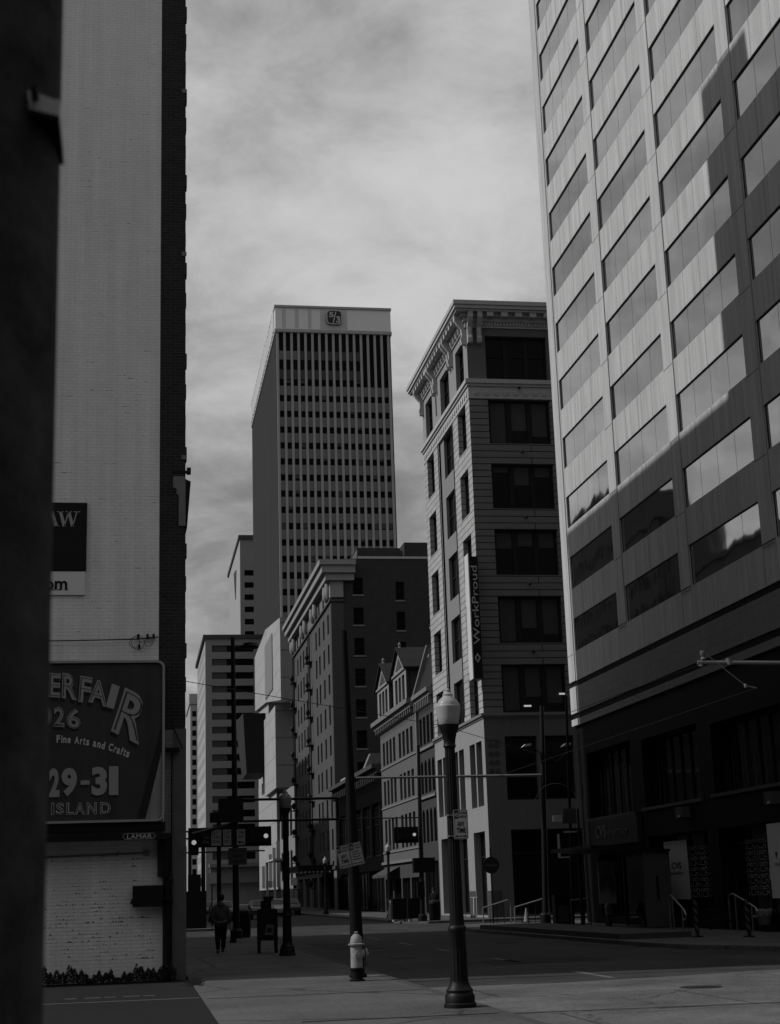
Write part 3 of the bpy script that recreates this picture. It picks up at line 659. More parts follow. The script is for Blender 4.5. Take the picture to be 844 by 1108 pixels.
MB().box(XT-0.10, XT+0.11, 60.7, 67.3, 3.28, 4.42).build('board', mat('fascia', 0.022, 0.6, 0.1, 2.0), T)
g = MB(); text_x(g, 'CVS', 66.4, 64.9, 3.6, 4.15, XT-0.105, 0.03, 0.03); text_x(g, 'pharmacy', 64.6, 61.9, 3.55, 4.0, XT-0.105, 0.03, 0.0); g.build('lettering', mat('fascia letters', 0.075, 0.5, 0.1, 2.0), T)
for y_, l_ in ((55.3,'small wall light on the dark tower base above the left patterned screen'),(46.9,'small wall light on the dark tower base above the right-hand poster')):
    T = thing('wall_light', l_, 'light', (XT, y_, 4.0)); MB().box(XT-0.25, XT+0.12, y_-0.35, y_+0.35, 3.95, 4.35).build('housing', M_stone_dk, T, bevel=0.02); MB().box(XT-0.253, XT-0.15, y_-0.1, y_+0.1, 3.98, 4.06).build('lens', M_sign_w, T)
g = MB()
for k in range(700):
    a = rr.uniform(0,6.3); yc = rr.choice([57.6,56.4,55.5,54.2,53.0,51.8]); p = Vector((XT-0.35+rr.gauss(0,0.14), yc+rr.gauss(0,0.4), abs(rr.gauss(0.25,0.13)))); s = rr.uniform(0.03,0.06)
    g.quad(p+Vector((0,-s,0)), p+Vector((-s*0.4,0,s)), p+Vector((0,s,s*0.3)), p+Vector((s*0.3,0,-s)))
tag(g.build('shrub_bed', mat('shrub leaves', 0.035, 0.8, 0.3, 5.0)), 'low dark shrubs along the foot of the tower storefront', 'shrubs', kind='stuff')

# ================================================================== WORKPROUD BUILDING
WP = thing('stone_office_building', 'pale ten storey corner building with heavy bracketed cornice and a vertical banner sign', 'building', (24, 88.2, 0))
XW, YW = 20.2, 88.2
s_bands = [(89.35,91.75),(94.0,96.95),(99.9,102.35)]
hs, hf = [], []
tops = [14.6+4.15*k for k in range(5)]+[35.35]
tops = [14.57, 18.72, 22.87, 27.02, 31.17, 35.35]
for t in tops:
    for a,b in s_bands: hs.append((a,b,t-2.85,t))
    hf.append((21.4,25.36,t-2.87,t)); hf.append((27.6,31.5,t-2.87,t))
# street (west) face: rusticated, with a smooth centre bay
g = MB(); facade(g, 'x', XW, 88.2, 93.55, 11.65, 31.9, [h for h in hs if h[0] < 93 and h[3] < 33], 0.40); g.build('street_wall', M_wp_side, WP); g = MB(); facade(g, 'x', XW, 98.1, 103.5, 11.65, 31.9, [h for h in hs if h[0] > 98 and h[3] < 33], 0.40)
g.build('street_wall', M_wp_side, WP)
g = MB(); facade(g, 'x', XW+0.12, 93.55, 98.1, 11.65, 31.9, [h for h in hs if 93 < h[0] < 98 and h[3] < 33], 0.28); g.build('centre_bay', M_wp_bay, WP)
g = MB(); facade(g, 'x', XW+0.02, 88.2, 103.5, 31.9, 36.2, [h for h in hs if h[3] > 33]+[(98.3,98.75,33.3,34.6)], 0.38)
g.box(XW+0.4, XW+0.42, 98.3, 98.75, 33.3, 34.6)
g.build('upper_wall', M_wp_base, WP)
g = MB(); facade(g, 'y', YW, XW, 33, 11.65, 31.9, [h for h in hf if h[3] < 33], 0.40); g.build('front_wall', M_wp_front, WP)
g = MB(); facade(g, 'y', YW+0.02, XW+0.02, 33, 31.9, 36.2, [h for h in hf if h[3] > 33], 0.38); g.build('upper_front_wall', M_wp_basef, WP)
MB().box(XW+0.45, 33, YW+0.45, 103.5, 11.65, 37.2).build('core', M_stone_dk, WP)
# belt course with scroll frieze
g = MB().box(XW-0.22, 33, YW-0.22, 103.6, 32.15, 32.42).box(XW-0.12, 33, YW-0.12, 103.55, 31.98, 32.149)
g.build('belt_course', M_cornice, WP)
g = MB().box(XW-0.03, 33, YW-0.03, 103.52, 31.2, 31.975)
x_ = XW+0.5
while x_ < 29: g.tube((x_, YW-0.03, 31.6),(x_, YW-0.08, 31.6),0.20,n=12); g.tube((x_, YW-0.07, 31.6),(x_, YW-0.11, 31.6),0.09,n=8); x_ += 0.62
y_ = YW+0.5
while y_ < 103.3: g.tube((XW-0.03, y_, 31.6),(XW-0.08, y_, 31.6),0.20,n=10); y_ += 0.62
g.build('scroll_frieze', M_cornice, WP)
# base storeys
w_low = []
for a,b in ((89.0,92.4),(94.1,97.5),(99.3,102.8)):
    m_ = (a+b)/2; w_low += [(a,m_-0.16,6.35,10.15),(m_+0.16,b,6.35,10.15)]
st_side = [(89.2,92.3,0.1,4.9),(94.2,97.4,0.1,4.9),(99.3,102.5,0.1,4.9)]
g = MB(); facade(g, 'x', XW-0.02, 88.18, 103.5, 0, 11.5, w_low+st_side, 0.5); g.build('base_street_wall', M_wp_base, WP)
f_low = [(21.4,23.35,6.6,10.3),(23.7,25.6,6.6,10.3),(25.9,27.8,6.6,10.3),(28.8,31.5,6.6,10.3)]
f_st = [(21.5,27.9,0.1,4.9),(28.8,32,0.1,4.9)]
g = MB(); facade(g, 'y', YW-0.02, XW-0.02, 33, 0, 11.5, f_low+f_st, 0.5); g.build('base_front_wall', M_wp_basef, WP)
g = MB().box(XW-0.18, 33, YW-0.18, 103.5, 11.5, 11.66).box(XW-0.08, 33, YW-0.08, 103.5, 11.38, 11.497); g.build('base_cornice', M_stone_mid, WP)
MB().box(XW-0.06, XW+0.6, YW-0.06, YW+0.97, 0, 1.5).box(XW-0.06, XW+0.3, 92.45, 94.05, 0, 1.5).build('plinth', M_stone_dk, WP)
g = MB()
for k in range(4):                         # carved plaque near the corner
    for j in range(2): g.tube((XW+0.32+0.38*j, YW-0.02, 8.3+0.5*k),(XW+0.32+0.38*j, YW-0.06, 8.3+0.5*k),0.15,n=10)
g.box(XW+0.1, XW+0.98, YW-0.045, YW-0.021, 8.0, 8.05).box(XW+0.1, XW+0.98, YW-0.045, YW-0.021, 10.05, 10.1)
g.build('carved_plaque', M_stone_dk, WP)
windows(WP, 'y', YW, [h for h in hf if h[3] < 33], 0.40, cols=3, rails=(), ft=0.14, mull=0.30, blinds=True)
windows(WP, 'y', YW+0.02, [h for h in hf if h[3] > 33], 0.38, cols=3, rails=(0.55,), ft=0.12, mull=0.26)
windows(WP, 'x', XW, [h for h in hs if not 93 < h[0] < 98 and h[3] < 33], 0.40, cols=2, rails=(0.5,), ft=0.10, mull=0.16)
windows(WP, 'x', XW+0.12, [h for h in hs if 93 < h[0] < 98 and h[3] < 33], 0.28, cols=2, rails=(0.5,), ft=0.10, mull=0.2)
windows(WP, 'x', XW+0.02, [h for h in hs if h[3] > 33], 0.38, cols=2, rails=(0.6,), ft=0.10, mull=0.16)
windows(WP, 'x', XW-0.02, w_low, 0.5, cols=1, rails=(0.75,), ft=0.10)
windows(WP, 'y', YW-0.02, f_low, 0.5, cols=1, rails=(0.93,), ft=0.12)
windows(WP, 'x', XW-0.02, st_side, 0.5, cols=2, rails=(0.7,), ft=0.14, name='shopfront')
windows(WP, 'y', YW-0.02, f_st, 0.5, cols=3, rails=(0.72,), ft=0.14, name='shopfront')
g = MB().box(XW-0.05, XW+0.05, 93.3, 93.4, 12, 31.2).box(XW-0.05, XW+0.05, 98.2, 98.3, 12, 31.2); g.build('bay_edge', M_stone_dk, WP)
# cornice with modillions, brackets and dentils
g = MB()
g.box(XW-0.92, 34, YW-0.92, 104.6, 37.08, 37.35).box(XW-0.84, 34, YW-0.84, 104.5, 36.86, 37.078).box(XW-0.72, 34, YW-0.72, 104.4, 36.72, 36.858)
g.box(XW-0.36, 34, YW-0.36, 104.1, 36.5, 36.719).box(XW-0.20, 34, YW-0.20, 103.8, 36.22, 36.498).box(XW-0.08, 34, YW-0.08, 103.6, 35.85, 36.218)
g.build('cornice', M_cornice, WP)
g = MB(); x_ = XW+1.25
while x_ < 30: g.box(x_, x_+0.42, YW-0.68, YW-0.362, 36.42, 36.716); x_ += 0.92
y_ = YW+0.2
while y_ < 103.5: g.box(XW-0.68, XW-0.362, y_, y_+0.40, 36.42, 36.716); y_ += 0.80
g.build('modillions', M_cornice, WP)
g = MB(); x_ = XW+1.0
while x_ < 30: g.box(x_, x_+0.11, YW-0.17, YW-0.082, 35.98, 36.2); x_ += 0.2
y_ = YW+0.6
while y_ < 103.3: g.box(XW-0.17, XW-0.082, y_, y_+0.13, 35.98, 36.2); y_ += 0.26
g.build('dentils', M_cornice, WP)
BP = [(0,34.75),(-0.27,34.8),(-0.33,35.1),(-0.24,35.4),(-0.27,35.8),(-0.52,36.1),(-0.69,36.35),(-0.69,36.718),(0,36.718)]
def bracket_y(xc):
    g = MB(); g.prism([(YW+a,b) for a,b in BP], 'x', xc-0.15, xc+0.15); g.prism([(YW+a*1.08-0.01,b) for a,b in BP[1:5]], 'x', xc-0.09, xc+0.09); return g
def bracket_x(yc):
    g = MB(); g.prism([(XW+a,b) for a,b in BP], 'y', yc-0.15, yc+0.15); return g
for xc in (XW+0.20, XW+0.80, 26.0, 26.6): bracket_y(xc).build('bracket', M_cornice, WP)
for yc in (88.45, 92.6, 93.2, 98.0, 98.6, 103.1): bracket_x(yc).build('bracket', M_cornice, WP)
MB().box(XW-0.6, 34, YW-0.6, 104.3, 37.352, 37.45).build('roof_edge', M_stone_mid, WP)
MB().box(22.75, 23.2, YW+0.25, YW+0.29, 12.05, 12.15).build('ceiling_light', M_tube, WP)
MB().box(24.95, 25.3, YW+0.25, YW+0.29, 12.75, 12.85).build('ceiling_light', M_tube, WP)
for t in tops[:-1]:
    o = MB().tube((23.4, YW, t+0.75),(23.4, YW-0.18, t+0.75),0.06,n=8).tube((23.4, YW-0.18, t+0.75),(23.4, YW-0.25, t+0.66),0.08,n=8).build('spotlight', M_metal_bk, WP)
# banner
BN = thing('banner_sign', 'tall vertical banner sign with a white edge reading WorkProud, on the corner building', 'sign', (19.8, 88.0, 13.6))
MB().box(19.50, 19.56, 87.42, 88.45, 13.62, 21.15).build('light_edge', mat('banner white edge', 0.5, 0.6, 0.05, 2.0), BN)
MB().box(19.562, 20.10, 87.44, 88.4, 13.62, 20.98).build('face', M_sign_b, BN)
g = MB(); put_text(g, 'WorkProud', (20.02, 87.435, 15.65), (0,0,4.75), (-0.38,0,0), (0,-1,0), 0.01, 0.0)
d = [(19.83,14.55),(20.01,14.85),(19.83,15.15),(19.65,14.85)]; ring(g, d, [(19.83,14.68),(19.93,14.85),(19.83,15.02),(19.73,14.85)], 'y', 87.425, 87.435)
g.build('lettering', mat('banner letters', 0.42, 0.6, 0.05, 2.0), BN)
for z_ in (20.85, 13.8): MB().tube((19.85,87.9,z_),(20.35,88.3,z_),0.035).build('mounting_arm', M_metal_bk, BN)

# ================================================================== ARCHED BUILDING + DORMER BUILDING
AB = thing('arched_row_building', 'narrow dark building with arched windows and steep slate roof beside the bright corner building', 'building', (26, 103.6, 0))
def arch_hole_fill(mb, a, b, z, x):      # spandrel corners turning a square head into an arch
    r_ = (b-a)/2; n = 8
    for s_ in (-1,1):
        pts = [((a+b)/2+s_*r_, z), ((a+b)/2+s_*r_, z-r_)]
        arc = [((a+b)/2+s_*r_*math.cos(R(t)), z-r_+r_*math.sin(R(t))) for t in range(0,91,15)]
        poly = [((a+b)/2+s_*r_, z)]+arc
        mb.prism(poly, 'x', x, x+0.2)
aw = []
for k in range(4):
    u = 104.2+k*1.42; aw += [(u,u+0.95,11.7,13.65),(u,u+0.95,8.3,10.6),(u,u+0.95,4.9,7.2)]
g = MB(); facade(g, 'x', 20.25, 103.62, 109.75, 0, 15.0, aw+[(104.2,109.2,0.1,3.6)], 0.3)
for h in aw:
    if h[3] < 13: arch_hole_fill(g, h[0], h[1], h[3], 20.252)
g.build('wall', mat('soot brick', 0.05, 0.9, 0.2, 1.0), AB)
MB().box(20.6, 30, 103.62, 109.75, 0, 15.2).build('core', M_black, AB)
windows(AB, 'x', 20.25, aw, 0.3, rails=(0.5,), ft=0.08); windows(AB, 'x', 20.25, [(104.2,109.2,0.1,3.6)], 0.3, cols=3, ft=0.1, name='shopfront')
g = MB().box(19.75, 20.6, 103.65, 109.75, 15.05, 15.35).box(19.95, 20.6, 103.65, 109.75, 14.8, 15.048)
for k in range(9): g.box(19.9, 20.25, 103.9+k*0.68, 104.1+k*0.68, 14.2, 14.797)
for k in range(2): g.box(20.1, 20.24, 103.7, 109.7, 11.3-k*3.4, 11.5-k*3.4)
g.build('cornice', M_stone_mid, AB)
g = MB().add([(20.1,103.65,15.35),(20.1,109.6,15.35),(21.4,109.6,19.0),(21.4,103.65,19.0),(30,103.65,19.0),(30,109.6,19.0),(30,103.65,15.3),(30,109.6,15.3)], [(0,1,2,3),(3,2,5,4),(0,3,4,6),(1,7,5,2)]); g.build('roof', M_slate, AB)
g = MB().prism([(109.62,0),(109.98,0),(109.98,15.4),(109.62,15.4)], 'x', 20.05, 20.3); g.build('pilaster', M_stone_mid, AB)
g = MB().add([(19.85,109.6,15.3),(20.15,109.6,15.3),(21.35,109.6,19.2),(21.05,109.6,19.2),(19.85,110.0,15.3),(20.15,110.0,15.3),(21.35,110.0,19.2),(21.05,110.0,19.2)], [(0,1,2,3),(4,7,6,5),(0,3,7,4),(1,5,6,2),(3,2,6,7),(0,4,5,1)])
g.build('party_wall', M_stone_mid, AB)
MB().box(20.9, 22.2, 105.6, 106.9, 18.6, 19.9).box(20.8, 22.3, 105.5, 107.0, 19.9, 20.05).build('chimney', M_stone_mid, AB)

DB = thing('dormer_building', 'grey row building with two gabled dormers in a steep mansard roof', 'building', (26, 110, 0))
dw = []
for z0,z1 in ((11.65,13.55),(8.45,10.4),(4.85,7.3)):
    for base in (112.0,119.9):
        for k in range(4): dw.append((base+k*1.72, base+k*1.72+1.1, z0, z1))
g = MB(); facade(g, 'x', 20.2, 110.0, 127.3, 3.9, 14.8, dw, 0.3); g.build('wall', mat('grey painted brick', 0.12, 0.85, 0.15, 1.0, brick=(0.45,0.15,0.015,0.8,0.9), plane='yz', streak=0.1), DB)
MB().box(20.55, 31, 110.0, 127.3, 0, 15.2).build('core', M_black, DB)
windows(DB, 'x', 20.2, dw, 0.3, rails=(0.5,), ft=0.08)
sf = [(110.8,114.6,0.1,2.6),(115.1,118.6,0.1,2.6),(119.1,122.6,0.1,2.6),(123.1,126.8,0.1,2.6)]
g = MB(); facade(g, 'x', 20.2, 110.0, 127.3, 0, 3.9, sf, 0.3); g.build('shopfront_wall', M_stone_dk, DB); windows(DB, 'x', 20.2, sf, 0.3, cols=3, ft=0.08, name='shopfront')
g = MB().box(20.0, 20.24, 110.0, 127.3, 3.75, 3.95)
for z_ in (4.75, 8.3, 11.5): g.box(20.12, 20.22, 110.1, 127.2, z_-0.12, z_)
g.build('belt_course', M_stone_mid, DB)
g = MB().box(19.45, 20.6, 110.0, 127.6, 15.0, 15.35).box(19.7, 20.6, 110.0, 127.5, 14.7, 14.998)
for k in range(20): g.box(19.75, 20.2, 110.3+k*0.87, 110.5+k*0.87, 14.35, 14.697)
g.build('cornice', M_stone_mid, DB)
g = MB().add([(20.3,110.0,15.35),(20.3,127.3,15.35),(22.2,127.3,19.0),(22.2,110.0,19.0),(31,110.0,19.0),(31,127.3,19.0),(31,110,15.2),(31,127.3,15.2)], [(0,1,2,3),(3,2,5,4),(0,3,4,6),(1,7,5,2)]); g.build('roof', M_slate, DB)
MB().box(22.0, 22.5, 110, 127.3, 18.95, 19.15).build('roof_edge', M_stone_mid, DB)
for a in (113.4, 121.6):
    b = a+6.0; X0 = 20.1
    g = MB(); hh_ = [(a+0.75+k*1.6, a+0.75+k*1.6+1.15, 15.65, 17.7) for k in range(3)]
    facade(g, 'x', X0, a, b, 15.35, 18.0, hh_, 0.25); g.prism([(a-0.35,18.0),(b+0.35,18.0),((a+b)/2,19.75)], 'x', X0-0.02, X0+0.2)
    g.box(X0+0.25, X0+0.3, a, b, 15.35, 18.0).box(X0-0.12, X0+0.1, a-0.3, b+0.3, 18.0, 18.16)
    dm = g.build('dormer', mat('weathered dormer wood', 0.21, 0.8, 0.2, 1.5, streak=0.1), DB)
    g = MB()
    for s_ in (-1,1):
        e = a-0.45 if s_ < 0 else b+0.45; m_ = (a+b)/2
        g.add([(X0-0.25,e,17.95),(X0-0.25,m_,19.95),(23.2,m_,19.95),(23.2,e,17.95),(X0-0.25,e,18.1),(X0-0.25,m_,20.1),(23.2,m_,20.1),(23.2,e,18.1)], [(0,1,2,3),(4,7,6,5),(0,4,5,1),(0,3,7,4),(2,6,7,3)])
    g.build('dormer_roof', M_slate, dm)
    g = MB()
    g.prism([(X0+0.02,a),(22.3,a),(22.3,a+0.15),(X0+0.02,a+0.15)], 'z', 15.35, 18.0)
    g.prism([(a+1.6,18.35),(b-1.6,18.35),((a+b)/2,19.2)], 'x', X0-0.06, X0-0.03)
    g.build('dormer_cheek', M_stone_dk, dm)
    g = MB().lathe([(0.08,19.9),(0.16,20.05),(0.08,20.15),(0.14,20.3),(0.02,20.5)], X0+0.1, (a+b)/2, n=8); g.build('finial', M_stone_mid, dm)
    windows(dm, 'x', X0, hh_, 0.25, ft=0.08, rails=(0.5,)) if False else None
    g = MB()
    for h in hh_: g.box(X0+0.18, X0+0.20, h[0], h[1], h[2], h[3])
    g.build('dormer_window', M_glass2, dm)
g = MB(); g.lathe([(0.06,18.9),(0.06,19.6),(0.5,19.7),(0.6,20.0),(0.5,20.05)], 23.0, 111.8, n=14); tag(g.build('satellite_dish', M_cornice, None, off=(23.0,111.8,18.9)), 'small pale dish standing on the roof behind the dormers', 'dish')

# low dark building between
LD = thing('low_dark_building', 'low dark shop building with projecting cornice between dormer building and tall brick block', 'building', (26, 127.4, 0))
lh = [(129,133.5,4.6,9.0),(134.5,139,4.6,9.0),(140,144.5,4.6,9.0),(145.5,150,4.6,9.0),(151,155.5,4.6,9.0)]; ls = [(129,136,0.1,3.4),(137,145,0.1,3.4),(146,155,0.1,3.4)]
g = MB(); facade(g, 'x', 20.25, 127.4, 157.4, 0, 11.6, lh+ls, 0.3); g.build('wall', mat('near black stone', 0.006, 0.9, 0.2, 1.0, spec=0.0), LD)  # whole wall given one near-black colour
MB().box(20.6, 45, 127.4, 157.4, 0, 11.8).build('core', M_black, LD)
windows(LD, 'x', 20.25, lh, 0.3, cols=3, ft=0.1, rails=(0.6,)); windows(LD, 'x', 20.25, ls, 0.3, cols=4, ft=0.1, name='shopfront')
g = MB().box(19.4, 20.6, 127.45, 157.4, 11.7, 12.05).box(19.8, 20.6, 127.45, 157.4, 11.3, 11.698)
for k in range(24): g.box(19.65, 20.2, 128+k*1.25, 128.3+k*1.25, 10.7, 11.297)
g.build('cornice', M_stone_dk, LD)
MB().add([(19.6,133,12.05),(21.5,133,12.05),(21.2,133,13.4),(20.2,133,13.4),(19.6,134.2,12.05),(21.5,134.2,12.05),(21.2,134.2,13.4),(20.2,134.2,13.4)], [(0,1,2,3),(4,7,6,5),(0,3,7,4),(1,5,6,2),(3,2,6,7)]).build('chimney', M_stone_mid, LD)
MB().box(20.0, 20.9, 148, 152, 12.06, 12.5).build('skylight', M_cornice, LD)

# ================================================================== TALL BROWN BRICK BUILDING
BR = thing('brick_hotel_building', 'tall brown brick building with deep pale cornice over its street side', 'building', (30, 158, 0))
sw = []
ytops = [30.65-3.22*k for k in range(9)]
ys = [(160.0,161.4),(164.0,165.4),(168.1,169.5),(171.3,172.7),(181.5,182.9),(184.9,186.3),(188.3,189.7),(191.7,193.1)]
for t in ytops:
    for a,b in ys: sw.append((a,b,t-2.1,t))
topw = [(a,b,32.0,33.6) for a,b in ys]
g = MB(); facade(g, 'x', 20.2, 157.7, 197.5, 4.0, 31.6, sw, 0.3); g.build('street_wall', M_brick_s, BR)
g = MB(); facade(g, 'x', 20.2, 157.7, 197.5, 31.6, 35.2, topw, 0.3); g.build('trim_wall', M_stone_mid, BR); g = MB(); facade(g, 'x', 20.15, 157.7, 197.5, 0, 4.0, [(160+k*7.5,166+k*7.5,0.1,3.4) for k in range(5)], 0.3); g.build('trim_wall', M_stone_mid, BR)
fw_ = []
for k in range(10):
    t = 34.15-3.24*k; fw_ += [(22.55,23.65,t-1.85,t),(30.7,31.8,t-1.85,t)]; fw_.append((27.15,28.1,t-0.45-2.0,t-0.45))
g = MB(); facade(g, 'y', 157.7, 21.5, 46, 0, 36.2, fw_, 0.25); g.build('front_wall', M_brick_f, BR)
g = MB().box(20.17, 21.5, 157.66, 158.6, 0, 31.6)
for k in range(30): g.box(20.15, 21.49, 157.645, 157.66, 1.0+k*1.02, 1.06+k*1.02)
g.build('corner_quoin', M_stone_dk, BR)
MB().box(20.55, 46, 158.0, 197.5, 0, 35.9).build('core', M_stone_dk, BR)
windows(BR, 'x', 20.2, sw, 0.3, rails=(0.5,), ft=0.09, gm=M_glass2); windows(BR, 'x', 20.2, topw, 0.3, rails=(), ft=0.09, gm=M_glass2)
windows(BR, 'y', 157.7, fw_, 0.25, rails=(0.5,), ft=0.08, gm=M_glass2, sill=0.16)
g = MB()
for o_, za, zb in ((0.65,33.75,34.5),(1.05,34.502,35.3),(1.33,35.302,35.85)):
    g.box(20.2-o_, 22.5+o_*0.2, 157.7-o_, 157.69, za, zb).box(20.2-o_, 20.5, 157.69, 197.6+o_*0.8, za, zb)
g.build('cornice', mat('cornice stone', 0.24, 0.8, 0.15, 1.0), BR)
MB().box(20.08, 21.5, 157.5, 158.4, 32.0, 33.748).build('corner_block', MATS['cornice stone'], BR)
for y_ in (158.6,160.6,170.5,173.5,181.0,184.5,194.5,197): MB().lathe([(0.12,31.95),(0.34,32.3),(0.38,32.9),(0.30,33.74)], 19.98, y_, n=10).build('cornice_bracket', MATS['cornice stone'], BR)
MB().box(20.0, 21.55, 157.45, 197.5, 31.55, 31.8).box(20.0, 20.3, 157.7, 197.5, 4.0, 4.35).build('belt_course', M_stone_dk, BR)
g = MB().box(23.2, 46, 157.62, 158.1, 36.2, 36.45).prism([(22.6,36.2),(23.1,36.2),(23.1,37.1)],'y',157.6,158.2); g.build('parapet', M_cornice, BR)
MB().box(23.4, 28.2, 160, 170, 35.9, 37.9).build('penthouse', M_brick_f, BR)
MB().box(29.0, 46, 162, 170, 35.9, 39.0).build('penthouse', M_brick_f, BR)
MB().box(24, 29, 163, 163.1, 36.0, 38.3).build('roof_screen', M_stone_dk, BR)
for y_ in (177.0, 195.0):
    g = MB().tube((19.95,y_,4),(19.95,y_,31.5),0.08,n=8).tube((19.95,y_+1.6,4),(19.95,y_+1.6,31.5),0.05,n=8)
    for k in range(9): g.lathe([(0.08,28.1-3.22*k),(0.26,28.4-3.22*k),(0.22,28.7-3.22*k),(0.08,28.9-3.22*k)], 19.6, y_-0.4, n=8); g.box(19.5,20.2,y_-0.5,y_+1.8,27.95-3.22*k,28.03-3.22*k)
    g.build('fire_escape', M_metal_bk, BR)

# ================================================================== WHITE ARTS BUILDING
CA = thing('arts_building', 'white stacked block building with shifted concrete volumes and a dark hanging volume', 'building', (28, 230, 0))
def vol(name, x0, x1, y0, y1, z0, z1, mw, mf, parent=CA):
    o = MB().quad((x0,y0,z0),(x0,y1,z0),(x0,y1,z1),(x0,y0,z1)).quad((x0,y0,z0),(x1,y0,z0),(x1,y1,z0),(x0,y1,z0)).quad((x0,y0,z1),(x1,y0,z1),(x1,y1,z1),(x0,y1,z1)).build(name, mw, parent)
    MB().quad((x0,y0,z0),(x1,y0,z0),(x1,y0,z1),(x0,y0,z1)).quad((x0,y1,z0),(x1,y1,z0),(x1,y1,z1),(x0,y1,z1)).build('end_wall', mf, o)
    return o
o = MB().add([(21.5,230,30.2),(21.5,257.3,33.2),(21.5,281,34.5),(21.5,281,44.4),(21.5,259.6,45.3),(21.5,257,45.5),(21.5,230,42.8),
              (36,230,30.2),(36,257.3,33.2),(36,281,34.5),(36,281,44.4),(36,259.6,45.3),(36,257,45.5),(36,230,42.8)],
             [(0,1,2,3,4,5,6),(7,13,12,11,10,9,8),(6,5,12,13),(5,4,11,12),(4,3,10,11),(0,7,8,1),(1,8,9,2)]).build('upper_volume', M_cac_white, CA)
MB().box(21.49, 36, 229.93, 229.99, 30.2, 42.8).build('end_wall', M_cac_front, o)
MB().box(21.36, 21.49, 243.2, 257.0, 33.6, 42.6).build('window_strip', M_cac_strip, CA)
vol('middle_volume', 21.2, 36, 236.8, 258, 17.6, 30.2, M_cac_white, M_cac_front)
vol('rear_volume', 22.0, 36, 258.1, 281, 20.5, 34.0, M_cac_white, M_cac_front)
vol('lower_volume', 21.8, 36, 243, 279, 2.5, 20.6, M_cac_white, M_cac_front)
MB().box(22.3, 35, 238, 280, 0, 2.5).build('glazed_base', M_glass2, CA)
g = MB().add([(18.2,258.1,21.5),(21.5,258.1,21.5),(21.5,258.1,31.5),(17.7,258.1,31.5),(18.4,272,21.5),(21.6,272,21.5),(21.6,272,31.5),(17.3,272,31.5)], [(0,1,2,3),(4,7,6,5),(0,3,7,4),(3,2,6,7),(0,4,5,1)]); g.build('dark_volume', mat('dark metal volume', 0.012, 0.6, 0.1, 0.5), CA)
g = MB()
for k in range(6): g.box(21.3, 22.0, 232+k*7, 232.5+k*7, 2.8, 10.5-k*0.8)
g.box(19.3, 22, 222, 236, 6.4, 6.7).box(19.4,19.7,222.2,222.5,0,6.4).box(19.4,19.7,235.2,235.5,0,6.4); g.build('canopy', M_cornice, CA)

# block between brick building and arts building
plain = thing('mid_block_building', 'low pale building between the tall brick block and the white arts building', 'building', (28, 209, 0))
MB().box(21.0, 40, 198.0, 229.0, 0, 16.0).build('body', M_far_front, plain)
g = MB()
for k in range(4): g.box(20.96, 21.0, 211+k*4.4, 213.6+k*4.4, 3.6, 7.5)
for k in range(4): g.box(20.96, 21.0, 211+k*4.4, 213.6+k*4.4, 9.5, 13.5)
g.build('window_row', M_glass2, plain)

# ================================================================== CENTRAL BANK TOWER
CT = thing('bank_tower', 'tallest ribbed office tower with square windows and a logo on its pale top band', 'building', (42, 310, 0))
CX0, CX1, CY0, CY1 = 29.0, 54.15, 310.0, 380.0
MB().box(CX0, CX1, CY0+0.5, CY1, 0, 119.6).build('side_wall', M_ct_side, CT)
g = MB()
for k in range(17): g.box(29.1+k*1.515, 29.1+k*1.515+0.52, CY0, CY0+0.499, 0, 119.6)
g.build('rib', M_ct_rib, CT)
rows = [108.96-3.52*k for k in range(22)]
g = MB()
for j, t in enumerate(rows):
    for k in range(16):
        x_ = 29.62+k*1.515; g.box(x_, x_+0.995, CY0+0.28, CY0+0.498, t-3.52, t-1.42)
g.build('spandrel', M_ct_spandrel, CT)
cnt = 0; proto = None; rest = MB(); pale_w = MB(); rw = random.Random(4)
for j, t in enumerate(rows):
    for k in range(16):
        x_ = 29.62+k*1.515
        if rw.random() < 0.12: pale_w.box(x_+0.05, x_+0.94, CY0+0.36, CY0+0.375, t-rw.uniform(0.4,1.3), t-0.03)
        if j >= 7 and cnt < 96:
            if proto is None: proto = MB().box(x_, x_+0.995, CY0+0.38, CY0+0.42, t-1.42, t).build('window', M_glass2, CT); p0 = (x_, t)
            else: copypart(proto, (x_-p0[0], 0, t-p0[1]), CT)
            cnt += 1
        else: rest.box(x_, x_+0.995, CY0+0.38, CY0+0.42, t-1.42, t)
rest.build('window_rest', M_glass2, CT)['kind'] = 'stuff'; pale_w.build('window_blinds', M_stone_dk, CT)['kind'] = 'stuff'
g = MB().box(29.1, CX1, CY0+0.42, CY0+0.45, 108.98, 119.6); g.build('louvre_band', M_black, CT)
g = MB(); g2 = MB()
for k in range(16):
    x_ = 29.62+k*1.515
    if k < 12: (g if k < 3 else g2).box(x_, x_+0.995, CY0+0.30, CY0+0.41, 113.5, 115.5)
    g2.box(x_, x_+0.995, CY0+0.30, CY0+0.41, 109.1, 111.2) if k < 12 else None
g.build('upper_spandrel', M_ct_spandrel, CT); g2.build('grey_spandrel', M_stone_dk, CT)
g = MB().box(CX0-0.2, CX1+0.2, CY0-0.35, CY1, 119.6, 120.3).box(CX0-0.3, CX1+0.2, CY0-0.5, CY1, 125.2, 125.7); g.build('cap_edge', M_ct_rib, CT)
MB().box(CX0-0.1, CX1+0.05, CY0-0.2, CY1-1, 120.3, 125.2).build('cap', M_ct_cap, CT)
g = MB()
for a in (30.4,33.2,36.0): g.box(a, a+0.75, CY0-0.26, CY0-0.205, 120.6, 125.0)
g.box(38.7, 44.6, CY0-0.26, CY0-0.205, 120.5, 125.1); g.build('cap_seam', M_ct_cap2, CT)
g = MB()
